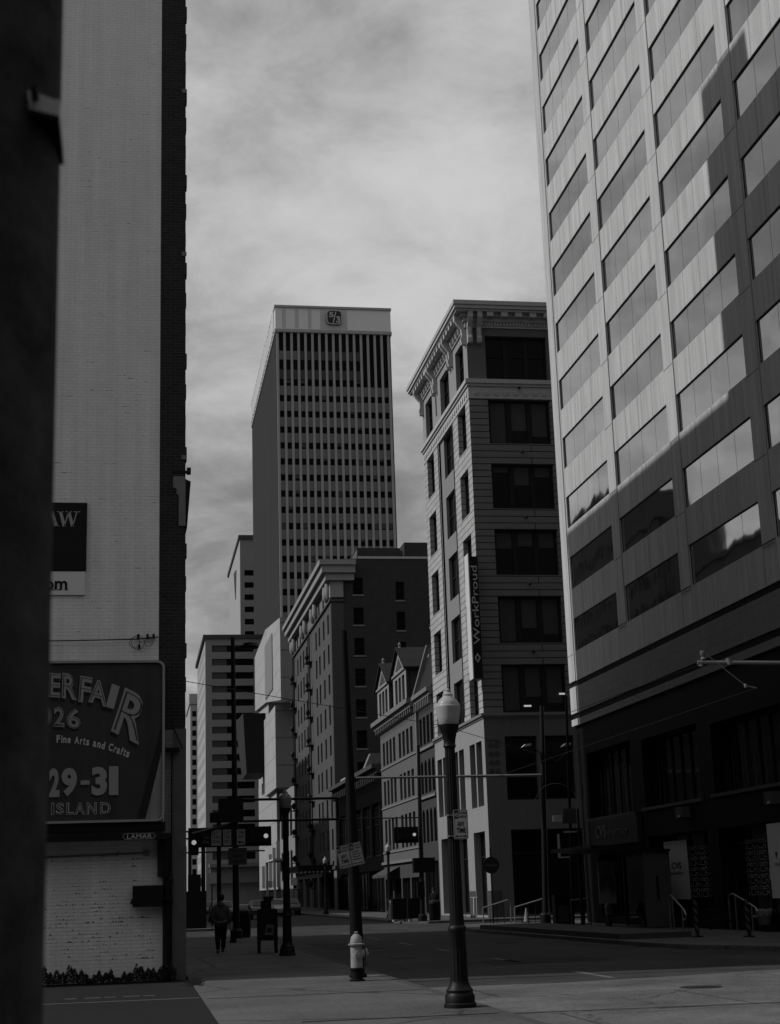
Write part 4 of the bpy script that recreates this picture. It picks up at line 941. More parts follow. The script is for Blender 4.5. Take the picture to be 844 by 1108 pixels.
for k in range(22): g.box(CX0-0.36, CX0-0.11, CY0+2+k*3.1, CY0+3.6+k*3.1, 120.5, 125.0)
g.build('side_fin', M_ct_cap, CT)
g = MB().prism(rrect(40.0, 43.4, 121.4, 124.7, 0.9), 'y', CY0-0.85, CY0-0.27); lg = g.build('logo', mat('logo dark', 0.03, 0.5, 0.05, 1.0), CT)
g = MB(); ring(g, rrect(40.0,43.4,121.4,124.7,0.9), rrect(40.2,43.2,121.6,124.5,0.75), 'y', CY0-0.95, CY0-0.86)
text_y(g, '5', 40.55, 41.55, 123.0, 124.2, CY0-0.87, 0.1, 0.04); text_y(g, '3', 42.1, 43.0, 121.8, 123.3, CY0-0.87, 0.1, 0.04)
g.prism([(41.3,121.7),(41.55,121.7),(42.2,124.4),(41.95,124.4)], 'y', CY0-0.95, CY0-0.88); g.build('logo_mark', mat('logo pale', 0.35, 0.5, 0.05, 1.0), lg)

# ================================================================== BANDED BUILDING, FAR SLAB, FAR BLOCKS
BD = thing('banded_building', 'mid-height office building with long dark window bands at the end of the street', 'building', (22, 330, 0))
MB().box(14.6, 27.2, 330.5, 374, 0, 56.0).build('body', M_far_front, BD)
bands = [54.6-2.93*k for k in range(17)]
hb = [(16.0,25.0,t-1.45,t) for t in bands]
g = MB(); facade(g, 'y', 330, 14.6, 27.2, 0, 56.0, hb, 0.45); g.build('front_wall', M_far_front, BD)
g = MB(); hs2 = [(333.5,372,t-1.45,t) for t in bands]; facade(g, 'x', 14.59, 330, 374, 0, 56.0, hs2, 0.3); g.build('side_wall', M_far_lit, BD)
p = None
for a,b,c,d in hb:
    if p is None:
        p = MB().box(a,b,330.30,330.34,c,d).build('window_band', M_glass2, BD); MB().box(a,a+3.2,330.28,330.295,c,d).build('blind', M_stone_dk, p); pz = d
    else: copypart(p, (0,0,d-pz), BD)
p = None
for a,b,c,d in hs2:
    if p is None: p = MB().box(14.86,14.88,a,b,c,d).build('side_window_band', M_glass2, BD); pz = d
    else: copypart(p, (0,0,d-pz), BD)
MB().box(14.1, 27.3, 329.6, 374.3, 56.0, 56.9).build('roof_edge', M_stone_dk, BD)
MB().box(15.2, 25.6, 326.5, 329.99, 7.6, 8.3).box(15.4,25.4,328,329.98,4.4,7.5).build('entrance_band', M_stone_mid, BD)
FS = thing('slab_tower', 'slim pale slab tower rising just left of the ribbed tower', 'building', (34, 420, 0))
fsw = [(29.5,40,90.3-3.46*k-1.6,90.3-3.46*k) for k in range(12)]
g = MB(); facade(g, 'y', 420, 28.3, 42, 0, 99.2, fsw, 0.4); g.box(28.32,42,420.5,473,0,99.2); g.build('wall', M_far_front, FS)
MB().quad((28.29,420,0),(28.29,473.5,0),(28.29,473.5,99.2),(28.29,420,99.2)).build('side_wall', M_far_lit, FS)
MB().prism([(435,93.5),(446,94.6),(439,85.5)], 'x', 28.1, 28.28).build('wall_emblem', M_stone_dk, FS)
p = None
for a,b,c,d in fsw:
    if p is None: p = MB().box(a,b,420.30,420.34,c,d).build('window_band', M_glass2, FS); pz = d
    else: copypart(p, (0,0,d-pz), FS)
MB().box(27.9, 42.3, 419.5, 474, 99.2, 100.3).build('roof_edge', M_stone_dk, FS)
FB = thing('distant_block', 'distant pale stone building in the gap beside the white wall', 'building', (22, 560, 0))
MB().box(19.3, 30, 560, 600, 0, 72).box(18.9,30,559.4,600,70,73.7).build('body', M_far_lit, FB)
g = MB()
for k in range(18): g.box(20.0, 21.4, 559.9, 559.99, 6+k*3.5, 8+k*3.5)
g.build('window_column', M_glass2, FB)
FB = thing('street_end_building', 'low wide building closing the far end of the street', 'building', (9, 640, 0))
MB().box(-20, 40, 640, 660, 0, 22).build('body', M_far_front, FB)
g = MB()
for j in range(5):
    for k in range(14): g.box(-18+k*4, -16+k*4, 639.9, 639.99, 3+j*3.8, 5+j*3.8)
g.build('window_grid', M_glass2, FB)

# ================================================================== STREET FURNITURE
T = thing('utility_pole', 'thick dark wooden pole close to the camera at the left edge', 'pole', (-0.315, 2.32, 0))
g = MB()
n = 28; prof = [(0.190,-0.1),(0.186,1.5),(0.184,2.5),(0.182,3.5),(0.178,6.0),(0.17,9)]
vs = []; rr = random.Random(2)
for r_, z in prof:
    for k in range(n):
        t = 2*math.pi*k/n; q = r_*(1+0.012*math.sin(5*t+z*0.7)+0.006*math.sin(13*t)); vs.append((-0.315+q*math.cos(t), 2.32+q*math.sin(t), z))
fs = [(i*n+k, i*n+(k+1)%n, (i+1)*n+(k+1)%n, (i+1)*n+k) for i in range(len(prof)-1) for k in range(n)]
g.add(vs, fs, True); g.build('shaft', M_wood, T)
g = MB().prism([(-0.175,2.875),(-0.135,2.862),(-0.125,2.862),(-0.125,2.835),(-0.135,2.833),(-0.172,2.842)], 'y', 2.20, 2.34); g.build('tag_bracket', mat('tag metal', 0.60, 0.5, 0.1, 6), T)
g = MB().tube((-0.163,2.205,2.862),(-0.163,2.17,2.862),0.006,n=10).prism([(-0.170,2.838),(-0.125,2.828),(-0.125,2.820),(-0.170,2.832)], 'y', 2.19, 2.34); g.build('bolt', M_metal_bk, T)

T = thing('leaning_street_pole', 'tall slightly leaning dark pole rising behind the fire hydrant', 'pole', (4.40, 31.6, 0))
MB().tube((4.42,31.6,0),(4.29,31.5,7.0),0.14,0.062,n=16).build('shaft', M_wood2, T)
MB().lathe([(0.18,0),(0.18,0.05),(0.15,0.09)],4.42,31.6,n=16).build('base_collar', M_metal_bk, T)
# parking signs
def sign_face(T, x0, z0, w_, h_, y, second=False, dull=False, M3=None):
    mw = M_sign_g if dull else M_sign_w
    MB().prism(rrect(x0, x0+w_, z0, z0+h_, 0.02, 3), 'y', y, y+0.006).build('plate', mw, T)
    g = MB(); ring(g, rrect(x0+0.008, x0+w_-0.008, z0+0.008, z0+h_-0.008, 0.015,3), rrect(x0+0.013, x0+w_-0.013, z0+0.013, z0+h_-0.013, 0.012,3), 'y', y-0.003, y-0.0005)
    g.box(x0+0.014, x0+w_*0.36, y-0.003, y-0.0005, z0+h_*0.70, z0+h_-0.016)
    text_y(g, 'STOPPING' if not second else 'PARKING', x0+w_*0.40, x0+w_*0.93, z0+h_*0.84, z0+h_*0.92, y, 0.003, 0.01)
    text_y(g, 'PARKING' if not second else 'TIME', x0+w_*0.42, x0+w_*0.90, z0+h_*0.72, z0+h_*0.80, y, 0.003, 0.01)
    if not second:
        text_y(g, 'ANY', x0+w_*0.24, x0+w_*0.76, z0+h_*0.43, z0+h_*0.60, y, 0.003, 0.03); text_y(g, 'TIME', x0+w_*0.18, x0+w_*0.84, z0+h_*0.21, z0+h_*0.38, y, 0.003, 0.03)
    else:
        for k in range(4): g.box(x0+w_*0.14, x0+w_*(0.86-0.1*(k % 2)), y-0.003, y-0.0005, z0+h_*(0.26+0.11*k), z0+h_*(0.30+0.11*k))
    za = z0+h_*0.10; g.box(x0+w_*0.2, x0+w_*0.8, y-0.003, y-0.0005, za-0.006, za+0.006)
    g.prism([(x0+w_*0.08,za),(x0+w_*0.24,za-0.018),(x0+w_*0.24,za+0.018)], 'y', y-0.003, y-0.0005); g.prism([(x0+w_*0.92,za),(x0+w_*0.76,za-0.018),(x0+w_*0.76,za+0.018)], 'y', y-0.003, y-0.0005)
    g.build('lettering', M_sign_b, T)
    g = MB(); text_y(g, 'NO', x0+w_*0.09, x0+w_*0.32, z0+h_*0.75, z0+h_*0.90, y-0.004, 0.002, 0.02); g.build('reversed_lettering', mw, T)
for i, (dx, second, lab) in enumerate(((-0.255, False, 'tilted no parking any time sign, left of the pair on the leaning pole'), (0.004, True, 'tilted parking sign with small lines of writing, right of the pair on the leaning pole'))):
    T = thing('parking_sign', lab, 'sign', (4.28, 31.28, 2.38), 'tilted pair of parking signs', local=True)
    T.rotation_euler = (0, R(-11.5), 0)
    sign_face(T, dx, -0.225, 0.25, 0.45, 0.0, second, True)

LAMP_G = 'black street lamps with acorn globes'
LP = thing('street_lamp', 'black fluted street lamp with pale acorn globe standing nearest in the foreground', 'street lamp', (4.63, 22.58, 0), LAMP_G, local=True)
MB().lathe([(0.235,0),(0.235,0.05),(0.215,0.07),(0.215,0.16),(0.19,0.20),(0.195,0.24),(0.15,0.30),(0.135,0.36)], n=32).build('base', M_metal_bk, LP)
MB().lathe([(0.132,0.36),(0.125,0.75),(0.118,1.02),(0.128,1.05),(0.136,1.08),(0.128,1.12),(0.110,1.14)], n=32, flute=(0.40,1.0)).build('lower_shaft', M_metal_bk, LP)
MB().lathe([(0.108,1.14),(0.100,1.4),(0.088,2.4),(0.078,3.70)], n=32, flute=(1.15,3.8)).build('shaft', M_metal_bk, LP)
MB().lathe([(0.080,3.70),(0.098,3.73),(0.086,3.76),(0.090,3.82),(0.115,3.93),(0.145,4.0),(0.150,4.05)], n=24).build('capital', M_metal_bk, LP)
gl = MB().lathe([(0.135,4.04),(0.15,4.06),(0.165,4.15),(0.183,4.27),(0.188,4.32),(0.172,4.345),(0.172,4.36),(0.135,4.42),(0.09,4.46),(0.075,4.48)], n=28).build('globe', M_globe, LP)
MB().lathe([(0.075,4.48),(0.082,4.50),(0.045,4.53),(0.035,4.55),(0.040,4.565),(0.010,4.60)], n=16).build('finial', M_globe, gl)
L2 = dup(LP, (4.22, 44.3, 0), 'dark street lamp with darker globe standing beside the newspaper box')
for c in L2.children:
    if c.name.startswith('globe'):
        c.data = c.data.copy(); c.data.materials[0] = M_globe_dk
        for d in c.children: d.data = d.data.copy(); d.data.materials[0] = M_globe_dk
dup(LP, (15.5, 96, 0), 'street lamp standing before the bright corner building beyond the cross street')
dup(LP, (15.4, 128, 0), 'street lamp standing farther down the right sidewalk before the dark shops')
T = thing('parking_sign', 'upright no parking any time sign strapped to the nearest street lamp', 'sign', (4.72, 22.42, 2.36))
sign_face(T, 4.61, 2.36, 0.215, 0.425, 22.42)
MB().box(4.54,4.70,22.43,22.60,2.70,2.72).box(4.54,4.70,22.43,22.60,2.40,2.42).build('strap', M_metal_gr, T)

def hydrant(name, label, loc, s=1.0):
    T = thing(name, label, 'fire hydrant', loc, local=True)
    T.scale = (s,s,s)
    MB().lathe([(0.15,0),(0.15,0.03),(0.115,0.04),(0.115,0.20),(0.145,0.21),(0.145,0.24),(0.12,0.25)], n=20).build('base', M_metal_bk, T)
    MB().lathe([(0.118,0.25),(0.118,0.66),(0.16,0.665),(0.165,0.69),(0.12,0.70)], n=24).build('barrel', M_hyd, T)
    b = MB().lathe([(0.12,0.70),(0.122,0.74),(0.10,0.82),(0.06,0.86),(0.05,0.87)], n=20).build('bonnet', M_hyd, T); MB().lathe([(0.035,0.87),(0.04,0.88),(0.04,0.915),(0.02,0.92)], n=5).build('operating_nut', M_hyd, b)
    n = MB().tube((0.10,0,0.50),(0.17,0,0.50),0.085,n=16).build('nozzle', M_hyd, T); MB().tube((0.165,0,0.50),(0.205,0,0.50),0.098,n=16).tube((0.205,0,0.50),(0.235,0,0.50),0.03,n=5).build('nozzle_cap', M_hyd, n)
    MB().tube((0.155,0,0.50),(0.168,0,0.50),0.105,n=16).build('gasket', M_metal_bk, n)
    n = MB().tube((0.02,-0.09,0.50),(0.02,-0.16,0.50),0.06,n=14).build('nozzle', M_hyd, T); MB().tube((0.02,-0.155,0.50),(0.02,-0.19,0.50),0.07,n=14).tube((0.02,-0.19,0.50),(0.02,-0.21,0.50),0.025,n=5).build('nozzle_cap', M_hyd, n)
    MB().path([(0.14,-0.03,0.40),(0.18,-0.04,0.33),(0.15,-0.05,0.28)], 0.008, n=6).build('chain', M_metal_bk, T)
    return T
hydrant('fire_hydrant', 'cream painted fire hydrant with a dark foot on the near sidewalk', (4.22, 30.3, 0))
hydrant('fire_hydrant', 'small pale hydrant behind the transit shelter by the tower corner', (19.2, 62.6, 0), 1.05)

# newspaper box
T = thing('newspaper_box', 'black newspaper box on legs with a pale card on its door, beside the second lamp', 'newspaper box', (3.88, 46.9, 0), local=True)
MB().prism([(-0.29,0.36),(0.29,0.36),(0.29,1.20),(0.27,1.26),(-0.27,1.26),(-0.29,1.20)], 'y', -0.22, 0.24).build('cabinet', M_metal_bk, T, bevel=0.01)
for a, b in ((-0.25,-0.18),(0.25,-0.18),(-0.25,0.2),(0.25,0.2)): MB().box(a-0.035, a+0.035, b-0.03, b+0.03, 0, 0.36).build('leg', M_metal_bk, T)
g = MB().prism([(-0.10,0.52),(0.15,0.50),(0.19,0.80),(-0.04,0.82)], 'y', -0.232, -0.221); cdp = g.build('card', mat('card grey', 0.10, 0.6, 0.3, 12, bump=0), T)
MB().prism([(-0.03,0.60),(0.09,0.59),(0.12,0.72),(0.05,0.70),(0.01,0.75)], 'y', -0.238, -0.233).build('card_mark', M_sign_b, cdp)
MB().box(-0.18,0.12,-0.1,0.15,1.26,1.50).box(-0.10,0.18,-0.05,0.12,1.50,1.62).build('stacked_papers', M_cloth_bk, T)

def bin_(label, loc, w_=0.32, h_=1.05):
    T = thing('trash_can', label, 'trash can', loc, local=True)
    MB().lathe([(w_*0.9,0),(w_*0.95,0.05),(w_,h_*0.78),(w_*1.04,h_*0.80),(w_*1.04,h_*0.83)], n=20).build('body', M_metal_bk, T)
    MB().lathe([(w_*1.0,h_*0.83),(w_*0.95,h_*0.92),(w_*0.6,h_),(w_*0.35,h_*1.01)], n=20).build('lid', M_metal_bk, T)
    return T
bin_('dark trash can on the left sidewalk corner beside the signal pole', (4.38, 65.4, 0), 0.36, 1.15)
# bin with bag on stand, right
T = thing('trash_can', 'small grey trash can on a post with a pale bin bag by the storefront', 'trash can', (20.05, 48.4, 0), local=True)
MB().lathe([(0.19,0.22),(0.20,0.24),(0.235,0.62)], n=20).build('body', mat('bin grey', 0.10, 0.5, 0.2, 6), T); MB().tube((0,0,0),(0,0,0.23),0.04).build('post', M_metal_bk, T)
g = MB(); rr = random.Random(9)
vs = []; n = 24
for i, (r_, z) in enumerate(((0.238,0.52),(0.26,0.60),(0.28,0.67),(0.25,0.72),(0.19,0.69),(0.14,0.60))):
    for k in range(n): t = 2*math.pi*k/n; q = r_*(1+rr.uniform(-0.09,0.09)); vs.append((q*math.cos(t), q*math.sin(t), z+rr.uniform(-0.03,0.03)))
g.add(vs, [(i*n+k, i*n+(k+1)%n, (i+1)*n+(k+1)%n, (i+1)*n+k) for i in range(5) for k in range(n)], True); g.build('bin_bag', M_bag, T)

# curved handrails, bollards
def handrail(label, y0, y1, x0, x1):
    T = thing('handrail', label, 'handrail', (x0, y0, 0), 'curved steel handrails by the stop')
    for dx in (0,):
        P = lambda t, z: (x0+(x1-x0)*t, y0+(y1-y0)*t, z)
        pts = [P(0,0),P(0,1.05)]+[P(0.03,1.14),P(0.10,1.20),P(0.2,1.20)]+[P(0.85,0.86),P(0.97,0.78),P(1.02,0.68),P(1.0,0.55),P(0.94,0.50),P(0.88,0.52)]
        MB().path(pts, 0.025, n=10).build('rail', M_steel, T); MB().path([P(0.82,0),P(0.82,0.88)], 0.022).path([P(0.25,0),P(0.25,1.17)], 0.022).build('post', M_steel, T)
    return T
handrail('curved steel handrail left of the striped bollards by the shelter', 53.6, 46.6, 18.7, 16.75)
handrail('curved steel handrail nearest the pole trash can at the right', 51.5, 47.0, 20.1, 19.25)
def bollard(label, x, y):
    T = thing('bollard', label, 'bollard', (x, y, 0), 'spiral striped bollards', local=True)
    MB().lathe([(0.17,0),(0.17,0.03),(0.08,0.05),(0.065,0.08)], n=16).build('foot', M_metal_bk, T)
    g = MB(); g2 = MB(); n = 24; R_ = 0.065
    for k in range(n):
        for j in range(32):
            t0, t1 = 2*math.pi*k/n, 2*math.pi*(k+1)/n; z0, z1 = 0.08+j*0.0303, 0.08+(j+1)*0.0303
            q = ((k/n*2+j*0.125) % 1.0) < 0.35
            (g2 if q else g).add([(R_*math.cos(t0),R_*math.sin(t0),z0),(R_*math.cos(t1),R_*math.sin(t1),z0),(R_*math.cos(t1),R_*math.sin(t1),z1),(R_*math.cos(t0),R_*math.sin(t0),z1)], [(0,1,2,3)], True)
    g.lathe([(R_,1.05),(R_*1.05,1.06),(0.03,1.09)], n=16)
    b = g.build('post', M_metal_bk, T); g2.build('spiral_stripe', mat('bollard stripe', 0.10, 0.5, 0.1, 5), b)
bollard('dark bollard with pale spiral stripe, left of the two, in front of the curved handrail', 16.9, 46.1)
bollard('dark bollard with pale spiral stripe, right of the two, near the pole trash can', 17.95, 44.6)

# transit shelter
SH = thing('transit_shelter', 'dark flat-roofed transit shelter with bench and map panel on the raised platform', 'bus shelter', (18.9, 60, 0))
MB().prism([(16.9,2.98),(20.0,2.78),(20.0,2.88),(16.9,3.10)], 'y', 56.8, 62.6).build('roof', M_metal_bk, SH)
for x_, y_ in ((18.0,62.3),(19.9,62.3),(19.9,57.1)): MB().box(x_-0.05, x_+0.05, y_-0.05, y_+0.05, 0, 2.9).build('post', M_metal_bk, SH)
e = MB().box(18.95, 20.0, 56.95, 57.0, 0.05, 2.85).build('end_panel', mat('shelter side panel', 0.07, 0.7, 0.1, 2.0), SH)
MB().box(19.42, 19.50, 56.93, 56.949, 1.0, 1.9).build('panel_slot', M_black, e)
mpn = MB().box(18.45, 19.15, 61.2, 61.26, 0.9, 2.55).build('map_panel', mat('map panel grey', 0.40, 0.6, 0.1, 3), SH)
g = MB()
for k in range(7):
    r_ = 0.06+0.05*k; pts = [(18.78+r_*0.85*math.cos(R(a)), 61.19, 1.55+r_*1.5*math.sin(R(a))) for a in range(-30 if k%2 else -60,211,20)]; g.path(pts, 0.010, n=4)
g.build('map_lines', M_sign_b, mpn)
MB().box(18.2, 19.8, 59.5, 60.0, 0.42, 0.48).box(18.25,18.32,59.5,60.0,0,0.42).box(19.7,19.77,59.5,60.0,0,0.42).build('bench', M_metal_bk, SH)
MB().box(19.92, 19.96, 57.1, 62.3, 0.3, 2.7).build('back_glass', M_glass, SH)

def railing(label, x0, x1, y0, y1, z0, z1, n):
    T = thing('railing', label, 'railing', (x0, y0, 0), 'steel railings at the corner')
    MB().path([(x0,y0,0),(x0,y0,z0),(x1-0.1*(x1-x0),y1,z1),(x1,y1,z1-0.08),(x1,y1,0)], 0.03, n=8).build('rail', M_metal_gr, T)
    g = MB()
    for k in range(1,n): t = k/n; g.tube((x0+(x1-x0)*t, y0+(y1-y0)*t, 0.02),(x0+(x1-x0)*t, y0+(y1-y0)*t, min(z0+(z1-z0)*t/0.9,z1)), 0.018, n=6)
    g.tube((x0,y0,0.08),(x1,y1,0.08),0.015,n=6); g.build('balusters', M_metal_bk, T)
railing('short steel railing left of the sloping one, at the corner before the pale building', 16.3, 17.6, 73.2, 73.0, 0.75, 1.08, 4)
railing('longer sloping steel railing at the corner before the pale building', 17.35, 18.9, 71.2, 70.9, 0.75, 1.12, 5)
railing('low hoop railing just left of the transit shelter', 17.9, 18.7, 63.6, 63.5, 1.05, 1.1, 2)

# traffic cone, round sign
T = thing('traffic_cone', 'small pale traffic cone behind the sloping railing', 'cone', (18.4, 73.2, 0), local=True)
MB().box(-0.18,0.18,-0.18,0.18,0,0.04).build('foot', M_stone_dk, T); MB().lathe([(0.14,0.04),(0.03,0.68)], n=14).build('cone_body', mat('cone grey', 0.22, 0.6, 0.1, 5), T)
T = thing('round_sign', 'dark round do not enter sign on a post before the pale corner building', 'sign', (16.95, 73.9, 0), local=True)
MB().tube((0,0.04,0),(0,0.04,3.5),0.04,n=10).build('post', M_metal_bk, T)
d_ = MB().tube((0.0,-0.01,2.72),(0.0,-0.03,2.72),0.40,n=32).build('disc', mat('sign red paint in grey', 0.028, 0.5, 0.1, 4, bump=0), T); MB().box(-0.28,0.28,-0.042,-0.031,2.68,2.75).build('bar', mat('faded bar', 0.10, 0.5, 0.1, 4, bump=0), d_)

# ---------- signals, poles
def signal_head(parent, x0, x1, z0, z1, y, lit):
    hd = MB().box(x0, x1, y, y+0.25, z0, z1).build('signal_head', M_metal_bk, parent)
    n = 3; hgt = z1-z0; r_ = hgt*0.17
    for i in range(n):
        xc = x0+(x1-x0)*(i+0.5)/n
        MB().tube((xc,y-0.005,(z0+z1)/2),(xc,y-0.03,(z0+z1)/2),r_,n=20).build('lens_lit' if i == lit else 'lens', M_lampon if i == lit else M_lensoff, hd)
    return hd
SP = thing('signal_pole', 'tall black signal pole with double mast arm, lamp arm and signs on the left corner', 'traffic signal', (4.05, 64, 0))
MB().tube((4.05,64,0),(3.98,64,12.25),0.14,0.085,n=14).lathe([(0.25,0),(0.25,0.3),(0.16,0.4)],4.05,64,n=14).build('pole', M_metal_bk, SP)
l_ = MB().path([(3.98,64,11.75),(4.5,64,11.95)],0.04,n=8).lathe([(0.01,11.72),(0.30,11.78),(0.36,11.85),(0.30,12.0),(0.12,12.1)],4.72,64,n=16).build('luminaire', M_metal_bk, SP)
MB().tube((4.0,64,5.50),(8.3,64,5.48),0.055,n=10).tube((4.0,64,4.63),(8.3,64,4.62),0.05,n=10).tube((5.9,64,4.62),(5.9,64,5.49),0.05,n=8).tube((8.28,64,4.62),(8.28,64,5.49),0.05,n=8).tube((4.0,64,4.55),(2.2,62.6,4.1),0.07,n=8).build('mast_arm', M_metal_bk, SP)
MB().box(3.35,4.35,63.7,64.3,4.6,5.55).box(3.0,3.4,63.8,64.2,4.6,5.0).build('control_cabinet', M_metal_bk, SP)
bp_ = MB().box(2.1,5.45,63.35,63.45,3.60,4.38).build('backplate', M_metal_bk, SP)
signal_head(SP, 4.55, 5.35, 3.72, 4.26, 63.2, 2); hd_ = MB().box(2.12, 2.5, 62.9, 63.2, 3.3, 4.3).build('signal_head', M_metal_bk, SP)
for i_, z_ in enumerate((4.08,3.79,3.5)): MB().tube((2.31,62.895,z_),(2.31,62.87,z_),0.095,n=18).build('lens_lit' if i_ == 1 else 'lens', M_lampon if i_ == 1 else M_lensoff, hd_)
for i, (a, b, dark) in enumerate(((2.62,2.98,True),(3.02,3.42,False),(3.50,3.82,False),(4.05,4.38,False))):
    p_ = MB().box(a,b,63.30,63.348,3.66,4.28).build('lane_sign', M_sign_b if dark else M_sign_g, SP)
    g = MB()
    rows_ = ((0.42,),(0.25,),(0.08,)) 
    for k, z_ in enumerate((4.10,3.93,3.76)):
        if i == 3 and k == 2: g.box(a+0.1,b-0.04,63.294,63.299,3.75,3.79).prism([(a+0.03,3.77),(a+0.13,3.71),(a+0.13,3.83)],'y',63.294,63.299); continue
        txt = [('LEFT','TURN','SIGNAL'),('LEFT','TURN','SIGNAL'),('LEFT','TURN','ONLY'),('ONE','WAY','')][i][k]
        if txt: text_y(g, txt, a+0.04, b-0.04, z_, z_+0.12, 63.298, 0.004, 0.01)
    if len(g.v): g.build('lettering', M_stone_mid if dark else M_sign_b, p_)
p_ = MB().prism(rrect(3.70,4.45,2.88,3.55,0.04,3), 'y', 63.30, 63.32).build('lane_sign', mat('lane sign grey', 0.055, 0.6, 0.1, 5, bump=0), SP)
g = MB(); text_y(g, 'LEFT LANE', 3.77, 4.38, 3.38, 3.47, 63.298, 0.004, 0.01); text_y(g, 'MUST', 3.88, 4.27, 3.18, 3.29, 63.298, 0.004, 0.02); text_y(g, 'TURN LEFT', 3.77, 4.38, 2.96, 3.05, 63.298, 0.004, 0.01); g.build('lettering', M_sign_b, p_)
MB().tube((2.0,63.6,3.42),(5.2,63.6,3.42),0.03,n=8).tube((3.35,63.8,0),(3.35,63.8,4.6),0.09,n=10).build('lower_brace', M_metal_bk, SP)

S2 = thing('signal_pole', 'dark signal pole with a sideways three-light signal before the grey dormer building', 'traffic signal', (15.6, 85.5, 0))
MB().tube((15.62,85.5,0),(15.72,85.5,9.6),0.14,0.09,n=12).lathe([(0.26,0),(0.26,0.3),(0.16,0.4)],15.62,85.5,n=12).build('pole', M_metal_bk, S2)
MB().box(14.15,15.5,85.25,85.3,4.22,5.10).build('backplate', M_metal_bk, S2); signal_head(S2, 14.35, 15.42, 4.4, 4.92, 85.05, 2)
MB().tube((10.9,85.5,5.62),(15.7,85.5,5.60),0.035,n=8).build('mast_arm', M_metal_bk, S2)
MB().box(15.2,16.4,85.3,85.8,2.6,3.4).box(15.35,15.75,85.2,85.5,1.3,2.1).build('control_cabinet', M_metal_bk, S2)

S3 = thing('signal_pole', 'tall dark pole with long horizontal arm and two small pale lamps before the corner building', 'traffic signal', (18.2, 69.1, 0))
MB().tube((18.25,69.1,0),(18.62,69.1,9.8),0.15,0.10,n=12).lathe([(0.26,0),(0.26,0.4),(0.17,0.5)],18.25,69.1,n=12).build('pole', M_metal_bk, S3)
MB().tube((18.5,69.1,6.62),(9.8,69.1,6.66),0.07,0.05,n=10).build('mast_arm', M_metal_gr, S3)
MB().path([(18.55,69.1,7.6),(19.2,69.1,7.2),(20.0,69.1,7.9)],0.035,n=8).build('lamp_arm', M_metal_bk, S3)
for x_, z_ in ((17.75,7.95),(19.65,7.95)):
    MB().prism([(x_-0.22,z_-0.05),(x_+0.2,z_+0.02),(x_+0.22,z_+0.12),(x_-0.05,z_+0.08)], 'y', 68.9, 69.2).build('lamp_head', mat('pale lamp head', 0.5, 0.5, 0.05, 5), S3)
MB().tube((18.0,69.1,8.0),(18.55,69.1,7.5),0.02,n=6).build('lamp_bracket', M_metal_bk, S3)
S4 = thing('slim_pole', 'slim grey pole with a pale box and open frame between corner building and tower', 'pole', (19.3, 67.8, 0))
MB().tube((19.15,67.8,0),(19.45,67.8,10.1),0.08,0.055,n=10).tube((19.7,67.9,0),(19.7,67.9,5.0),0.05,n=8).build('shaft', M_metal_bk, S4)
MB().box(18.45,18.85,67.5,67.75,4.45,4.72).build('pale_box', mat('pale box', 0.45, 0.5, 0.1, 4), S4)
MB().box(18.92,19.5,67.5,67.8,4.35,5.0).build('dark_box', M_stone_dk, S4)
g = MB().box(18.60,18.70,67.6,67.64,2.9,3.9).box(18.6,19.1,67.6,67.64,2.85,2.91).box(18.9,19.5,67.55,67.6,3.95,4.01); g.build('sign_frame', M_sign_w, S4)
MB().path([(17.7+0.25*k, 67.8, 5.4+0.75*math.sin(math.pi*k/8)**0.5) for k in range(9)],0.012,n=5).build('cable_loop', M_metal_gr, S4)
T = thing('utility_cabinet', 'dark cabinet with a paler front panel beside the slim pole', 'cabinet', (17.6, 63.9, 0), local=True)
MB().box(-0.35,0.35,-0.25,0.25,0,1.3).build('cabinet', M_metal_bk, T); MB().box(-0.22,0.22,-0.262,-0.251,0.2,0.85).build('panel', M_stone_dk, T)

# overhead arm with pole, right
T = thing('overhead_wire_pole', 'pole at the right with a long galvanised arm holding overhead wires', 'pole', (17.3, 32, 0))
MB().tube((17.3,32,0),(17.3,32,8.6),0.14,0.11,n=14).build('pole', M_metal_gr, T)
MB().tube((17.3,32,6.28),(12.22,32,6.34),0.045,n=12).build('arm', M_metal_gr, T)
g = MB().lathe([(0.05,6.38),(0.06,6.42),(0.03,6.46),(0.06,6.52),(0.06,6.58),(0.02,6.6)],12.35,32,n=12).lathe([(0.07,6.28),(0.07,6.42)],12.95,32,n=12).path([(12.3,32,6.3),(12.28,32,6.25)],0.05,n=8)
g.tube((12.4,32,6.55),(13.25,31.9,5.8),0.010,n=6).lathe([(0.04,5.76),(0.045,5.80),(0.04,5.84)],13.25,31.9,n=10).tube((13.25,31.9,5.8),(13.5,31.9,5.75),0.012,n=6); g.build('insulator', M_metal_gr, T)
MB().tube((12.28,32,6.3),(11.6,40,6.2),0.008,n=5).build('guy_wire', M_metal_bk, T)
g = MB().path([(13.5,31.9,5.75),(14.0,60,5.9),(13.9,69.1,6.5)],0.010,n=5); tag(g.build('contact_wire', M_metal_bk, None, off=(13.5,31.9,5.75)), 'thin black overhead wire running along the street from the galvanised arm', 'wire')
g = MB().path([(18.6,69.1,7.5),(12,60,8.0),(1.1,48,8.3)],0.012,n=5); tag(g.build('span_wire', M_metal_bk, None, off=(18.6,69.1,7.5)), 'thin black wire spanning from the tall arm pole to the left building', 'wire')

